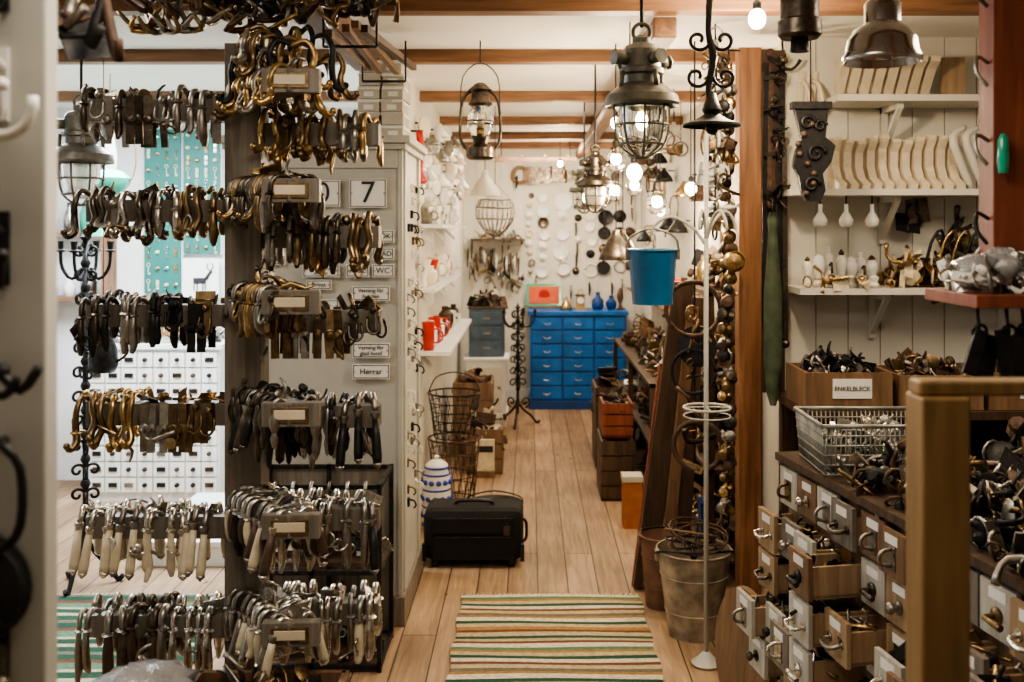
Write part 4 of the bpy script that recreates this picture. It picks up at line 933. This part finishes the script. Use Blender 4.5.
for x in (1.09,1.14): 
    b.box((x,4.035,2.14),(.02,.015,.20),CREAM,(0,.1,0)); b.tube([(x,4.03,2.2),(x,3.95,2.17),(x+.01,3.93,2.1),(x,3.97,2.07)],.009,CREAM,7,3)
b.obj("cream_coat_hooks")
b=B()
for i in range(7):
    x=1.09+i*.043; r=.0185*U(.85,1.12); q=U(.75,1.05); y=3.93+U(-.02,.02); z=1.378; k=i%3
    if k==0:
        b.lathe([(r*.8,0),(r*1.1,.01),(r*1.1,.03*q),(r*.7,.045*q),(r*.9,.06*q),(r*1.25,.085*q),(r*1.25,.11*q),(r*.6,.13*q)],PORC,(x,y,z),n=16); b.lathe([(r*.6,.13*q),(r*.7,.14*q),(.001,.155*q)],DBRASS,(x,y,z),n=10)
    elif k==1:
        b.lathe([(r*1.2,0),(r*1.2,.015),(r*.6,.025),(r*.6,.04),(r*1.2,.07*q),(r*1.3,.10*q),(r*.8,.13*q),(.001,.14*q)],PORC,(x,y,z),n=16); b.torus((x,y,z+.03),r*.65,.003,BRASS,n=12)
    else:
        b.lathe([(r*1.1,0),(r*1.2,.05*q),(r*.8,.06*q),(r*1.1,.075*q),(r*1.0,.12*q),(r*.5,.125*q),(r*.5,.15*q),(.001,.152*q)],PORC,(x,y,z),n=16); b.tube([(x,y-r,z+.08*q),(x,y-.04,z+.09*q),(x,y-.045,z+.05*q)],.005,GUN,6,3)
    if i%2: b.lathe([(r*.9,0),(r*1.2,.012),(r*.7,.02),(r*1.1,.04),(.001,.05)],PORC,(x+.02,3.85,z),n=14)
for i in range(3): x=1.12+i*.10; b.lathe([(.015,0),(.025,.01),(.027,.03),(.016,.05),(.008,.06),(.008,.09)],PORC,(x,3.86,1.61),n=14); b.cyl((x,3.86,1.69),(x,3.86,1.733),.003,IRON,n=5)
b.obj("porcelain_insulator_row",parent=ws)
b=B()
heap(b,1.42,1.58,3.85,4.0,1.39,.11,50,[BRASS,IVORY,DBRASS],1.2); heap(b,1.6,1.85,3.85,4.0,1.39,.16,60,[IRON,RUST,DBRASS],1.4); heap(b,1.06,1.4,3.82,3.85,1.385,.02,14,[IVORY,BRASS],.9)
for i in range(6): b.tube([(1.52+i*.05,3.86,1.42),(1.54+i*.05,3.84,1.55),(1.58+i*.05,3.84,1.60),(1.60+i*.05,3.86,1.52)],.006,R.choice([IRON,BRASS,IRON]),6,3)
for i in range(10): piece(b,(U(1.5,1.85),4.0,U(1.55,1.68)),R.choice([IRON,GUN]),1.4)
b.obj("shelf_hardware_pile",parent=ws)
b=B()
b.bx(0.98,2.9,3.55,4.03,0.925,0.955,DARKW)
for x in (1.03,1.95,2.85):
    for y in (3.6,3.98): b.bx(x-.02,x+.02,y-.02,y+.02,0,.925,DARKW)
b.bx(1.0,2.9,3.97,4.02,.1,.92,DARKW); b.bx(1.0,2.9,3.6,4.0,.4,.42,DARKW)
heap(b,1.06,1.9,3.62,3.93,.44,.3,140,[IRON,RUST,STEEL,DBRASS],1.6)
wb=b.obj("dark_workbench")
def bin_(name,x0,x1,z0,z1,y0,y1,label,m,fm):
    b=B(); t=.012
    b.bx(x0,x1,y0,y1,z0,z0+t,m); b.bx(x0,x1,y0,y0+t,z0+t,z1,m); b.bx(x0,x1,y1-t,y1,z0+t,z1,m); b.bx(x0,x0+t,y0+t,y1-t,z0+t,z1,m); b.bx(x1-t,x1,y0+t,y1-t,z0+t,z1,m)
    xm=(x0+x1)/2+.01; zm=(z0+z1)/2+.01; b.bx(xm-.07,xm+.07,y0-.003,y0,zm-.035,zm+.035,SIGNW)
    heap(b,x0+.04,x1-.04,y0+.04,y1-.04,z0+(z1-z0)*.7,.08,80,fm,1.1)
    o=b.obj(name); text(o,label,(xm,y0-.0045,zm),.022)
bin_("wooden_parts_bin",0.985,1.295,.957,1.09,3.57,3.85,"ENKELBLECK",MIDW,[IRON,STEEL,GUN]); bin_("wooden_parts_bin.001",1.32,1.62,.957,1.08,3.57,3.85,"BLECK",MIDW,[DBRASS,STEEL,RUST]); bin_("wooden_parts_bin.002",1.64,1.98,.957,1.09,3.57,3.85,"BESLAG",MIDW,[IRON,STEEL,RUST])
# ------------------------------------------------------------ right front drawer cabinet
b=B()
b.M=Matrix.Translation((0.77,3.05,0))@Matrix.Rotation(math.radians(10),4,'Z')@Matrix.Scale(-1,4,(0,1,0))
W=0.115;H=0.118
b.bx(0.02,0.34,0,1.5,0.03,0.90,MIDW); b.bx(-.02,0.36,-.01,1.51,0.90,0.922,DARKW); b.bx(0.03,.33,.02,1.48,0,.04,DARKW)
for c in range(12):
    for r in range(7):
        y0=.01+c*.123; z0=.05+r*.121; o=R.choice([.0,.0,.02,.05,.07,.10,.14]) if r<6 else R.choice([0,0,.02])
        xf=0.0-o
        b.bx(xf-.012,xf,y0,y0+W,z0,z0+H-.008,R.choice([DWHITE,DWHITE,DWHITE,OAK,MIDW,GREYW]))
        b.bx(xf-.0135,xf-.012,y0+.03,y0+W-.03,z0+.078,z0+.10,SIGNW)
        if o>0:
            b.bx(xf,.02,y0+.006,y0+.016,z0+.006,z0+.085,OAK); b.bx(xf,.02,y0+W-.016,y0+W-.006,z0+.006,z0+.085,OAK); b.bx(xf,.02,y0+.006,y0+W-.006,z0+.004,z0+.012,OAK)
            if o>.04:
                for q in range(9): piece(b,(xf+U(0.02,max(.021,o-.02)),y0+U(.03,.09),z0+U(.04,.10)),R.choice(HW),.8)
        m=R.choice([NICKEL,STEEL,IRON,DBRASS,NICKEL,GUN]); cy=y0+W/2; cz=z0+H*.40; k=R.randrange(4)
        if k==0: doorknob(b,(xf-.012,cy,cz),(-1,0,0),m,.015,16)
        elif k==1:
            b.lathe([(.018,0),(.018,.005),(.01,.01)],m,(xf-.012,cy,cz),(-1,0,0),n=14); b.tube([(xf-.015,cy,cz),(xf-.04,cy,cz),(xf-.045,cy+.015,cz),(xf-.04,cy+.05,cz-.005)],[.006,.006,.006,.008],m,7,3)
        elif k==2:
            b.bx(xf-.015,xf-.012,cy-.02,cy+.02,cz-.03,cz+.03,m); b.tube([(xf-.014,cy,cz+.02),(xf-.04,cy,cz+.012),(xf-.042,cy,cz-.012),(xf-.014,cy,cz-.02)],.005,m,7,3)
        else:
            b.tube([(xf-.012,cy-.03,cz),(xf-.035,cy-.028,cz-.005),(xf-.04,cy,cz-.01),(xf-.035,cy+.028,cz-.005),(xf-.012,cy+.03,cz)],.0055,m,7,3)
            for sg in (-1,1): b.lathe([(.012,0),(.012,.004)],m,(xf-.012,cy+sg*.03,cz),(-1,0,0),n=10)
heap(b,.0,.33,.36,1.45,.922,.08,400,[RUST,DBRASS,STEEL,IRON,GUN,IRON],1.2)
dc=b.obj("small_parts_drawer_cabinet")
b=B()
x0,x1,y0,y1,z0,z1=.81,1.13,2.74,3.0,.925,1.06
for i in range(6):
    z=z0+.004+(z1-z0)*i/5
    e=.012*i/5
    for (p,q) in (((x0-e,y0-e,z),(x1+e,y0-e,z)),((x1+e,y0-e,z),(x1+e,y1+e,z)),((x1+e,y1+e,z),(x0-e,y1+e,z)),((x0-e,y1+e,z),(x0-e,y0-e,z))): b.cyl(p,q,.0028 if i<5 else .006,GALV,n=5)
for i in range(25):
    x=x0+(x1-x0)*i/24
    b.cyl((x,y0,z0),(x,y0-.012,z1),.0022,GALV,n=4); b.cyl((x,y1,z0),(x,y1+.012,z1),.0022,GALV,n=4); b.cyl((x,y0,z0+.004),(x,y1,z0+.004),.002,GALV,n=4)
for i in range(18):
    y=y0+(y1-y0)*i/17; b.cyl((x0,y,z0),(x0-.012,y,z1),.0022,GALV,n=4); b.cyl((x1,y,z0),(x1+.012,y,z1),.0022,GALV,n=4)
b.bx(x0+.02,x1-.02,y0+.02,y1-.02,z0+.01,z0+.03,STEEL); heap(b,x0+.04,x1-.04,y0+.04,y1-.04,z0+.03,.08,80,[STEEL,NICKEL,GALV],1.1)
b.obj("wire_crate",parent=dc)
b=B()
b.bx(1.40,2.6,2.2,3.3,.80,.84,DARKW); b.bx(1.44,2.56,2.25,3.25,.05,.80,DARKW); b.bx(1.42,2.58,2.22,3.28,0,.06,DARKW)
heap(b,1.44,2.5,2.25,3.25,.85,.2,420,[IRON,RUST,STEEL,GUN,IRON],1.7)
b.obj("scrap_iron_bench")
b=B(); b.lathe([(.001,0),(.20,0),(.21,.01),(.205,.028),(.19,.03),(.001,.03)],MIDW,(.715,3.27,.215),(-.97,-.22,.10),n=40); b.obj("round_wooden_tabletop")
b=B(); b.bx(.502,.565,1.28,1.34,0,1.385,YELW); b.bx(.502,1.6,1.29,1.33,1.385,1.405,YELW); b.bx(1.5,1.56,1.28,1.34,0,1.385,YELW); b.bx(.565,1.5,1.29,1.33,.3,.35,YELW); b.obj("pine_stand_frame",0.004)
b=B(); b.bx(.825,.885,1.78,1.84,1.49,CZ,REDW); b.bx(.75,1.35,1.68,1.90,1.468,1.49,REDW); b.bx(1.25,1.31,1.78,1.84,1.49,CZ,REDW)
for i in range(5): b.tube([(.825,1.8,1.62+i*.14),(.80,1.79,1.63+i*.14),(.795,1.78,1.60+i*.14),(.81,1.77,1.575+i*.14)],.004,R.choice([IRON,STEEL]),6,3)
b.lathe([(.008,0),(.010,.02),(.009,.06),(.004,.07)],GREEN,(.835,1.765,1.70),n=12); b.cyl((.835,1.765,1.735),(.835,1.79,1.735),.003,IRON,n=5)
hs=b.obj("red_wood_hanging_shelf",0.003)
b=B()
for q in range(6): bag(b,.79+q*.045,1.76+U(-.02,.02),1.525+(.012 if q%2 else 0),.04,.05,.034,None,14,8,.25)
heap(b,.76,1.0,1.70,1.85,1.50,.06,90,[STEEL,NICKEL,PORC],.7)
b.obj("bagged_fittings",parent=hs)
b=B()
for i in range(5):
    x=.775+i*.045; y=1.74+U(-.02,.02)
    b.tube([(x,y,1.468),(x,y-.008,1.43),(x+.005,y-.008,1.38)],.003,IRON,6,2); b.box((x+.01,y-.01,1.37),(.034,.008,.10),IRON,(U(-.2,.2),U(-.9,.9),U(-.4,.4))); b.box((x-.01,y-.014,1.39),(.022,.008,.08),IRON,(0,U(-.9,.9),0)); b.torus((x,y-.01,1.425),.012,.003,IRON,(0,1,.3))
b.obj("iron_hinges_hanging",parent=hs)
# ------------------------------------------------------------ near left board with hooks
b=B()
b.bx(-0.665,-0.533,1.10,1.13,0,CZ,CABW)
bd=b.obj("white_hook_board",0.003)
def bighook(b,x,y,z,s,m,ball=True):
    b.box((x,y-.003,z),(.018*s,.006,.09*s),m)
    b.tube([(x,y,z+.02*s),(x+.01,y-.04*s,z+.025*s),(x+.02,y-.07*s,z+.04*s),(x+.022,y-.075*s,z+.065*s)],[.006*s]*4,m,8,3)
    b.tube([(x,y,z-.02*s),(x+.01,y-.03*s,z-.04*s),(x+.02,y-.05*s,z-.04*s),(x+.025,y-.055*s,z-.01*s)],[.006*s]*4,m,8,3)
    if ball: b.ball((x+.022,y-.075*s,z+.068*s),.010*s,m,10); b.ball((x+.025,y-.055*s,z-.008*s),.009*s,m,10)
b=B()
for z,m in ((1.88,IRON),(1.76,PORC),(1.58,IRON),(1.13,GUN)): bighook(b,-.58,1.10,z,.9,m)
b.tube(spiral((-.565,1.06,1.73),.04,.02,.3,-3.2,12,(1,0,0),(0,0,1)),.006,PORC,8,1)
b.tube([(-.60,1.095,1.44),(-.565,1.06,1.45),(-.54,1.06,1.43),(-.520,1.06,1.455)],.0055,IRON,7,3); b.ball((-.56,1.06,1.45),.010,IRON,8); b.tube([(-.59,1.06,1.43),(-.555,1.055,1.425),(-.54,1.055,1.445)],.005,IRON,6,3)
b.tube([(-.575,1.095,1.37),(-.555,1.05,1.375),(-.535,1.05,1.35),(-.535,1.05,1.29),(-.555,1.05,1.265),(-.575,1.05,1.285),(-.573,1.05,1.31)],.005,IRON,7,3); b.tube([(-.60,1.095,1.36),(-.577,1.05,1.35),(-.573,1.05,1.31),(-.60,1.05,1.29)],.005,IRON,7,3)
b.lathe([(.06,0),(.055,.015),(.03,.02),(.001,.02)],IRON,(-.605,1.095,1.21),(0,-1,0),n=24)
b.obj("cast_iron_coat_hooks",parent=bd)
b=B()
b.cyl((-.75,1.5,2.2),(-.60,1.5,2.2),.008,IRON); b.cyl((-.68,1.5,2.2),(-.68,1.5,CZ),.004,IRON)
for i in range(12):
    x=-.74+i*.012; L=U(.12,.36); b.tube([(x,1.5,2.21),(x+U(-.02,.02),1.47,2.17),(x+U(-.03,.03),1.47,2.2-L*.6),(x+U(-.03,.03),1.45,2.2-L),(x+.02,1.43,2.2-L+.02)],[.006,.008,.008,.009,.006],R.choice([IRON,RUST,STEEL]),7,3)
for i in range(16): piece(b,(U(-.74,-.62),1.47,U(1.86,2.18)),R.choice([IRON,RUST,GUN]),1.1)
b.obj("hanging_iron_hinges")
# ------------------------------------------------------------ lights
def area(n,loc,rot,sz,e,c):
    l=bpy.data.lights.new(n,"AREA"); l.energy=e; l.color=c; l.size=sz; l.shape='SQUARE'
    o=bpy.data.objects.new(n,l); bpy.context.scene.collection.objects.link(o); o.location=loc; o.rotation_euler=rot
area("left_room_fill_light",(-2.0,4.95,2.3),(0,0,0),1.1,165,(.90,.96,1.0))  # added cool fill standing in for the left room's daylight, no fixture
area("shop_fill_light",(-0.2,1.2,2.3),(0,0,0),.9,23,(1,.87,.70))  # added warm fill near the camera, no lamp modelled here
area("shop_fill_light.001",(1.7,2.6,2.3),(0,0,0),.7,18,(1,.83,.62))  # added warm fill over the right-hand benches, without a fixture
area("aisle_fill_light",(0.1,6.1,2.3),(0,0,0),.6,10,(1,.85,.66))  # added fill for the middle of the aisle, not one of the bulbs
area("aisle_fill_light.001",(0.1,8.45,2.3),(0,0,0),.6,20,(1,.88,.72))  # added fill brightening the far end of the aisle, no fixture
area("shop_fill_light.002",(-1.6,2.6,2.3),(0,0,0),.7,18,(1,.92,.80))  # added fill over the left front of the shop, without a fixture
w=bpy.data.worlds.new("w"); bpy.context.scene.world=w; w.use_nodes=True
w.node_tree.nodes["Background"].inputs[0].default_value=(.6,.65,.7,1); w.node_tree.nodes["Background"].inputs[1].default_value=.3
try: bpy.context.scene.view_settings.look='AgX - Medium High Contrast'
except Exception: pass
# ------------------------------------------------------------ camera
cam=bpy.data.cameras.new("camera"); co=bpy.data.objects.new("camera",cam); bpy.context.scene.collection.objects.link(co)
co.location=(0,0,1.6); co.rotation_euler=(math.pi/2,0,0)
cam.sensor_width=36; cam.lens=35.16; cam.shift_x=-0.0176; cam.shift_y=-0.1084
cam.clip_start=.05; cam.dof.use_dof=True; cam.dof.focus_distance=3.0; cam.dof.aperture_fstop=4.0
bpy.context.scene.camera=co
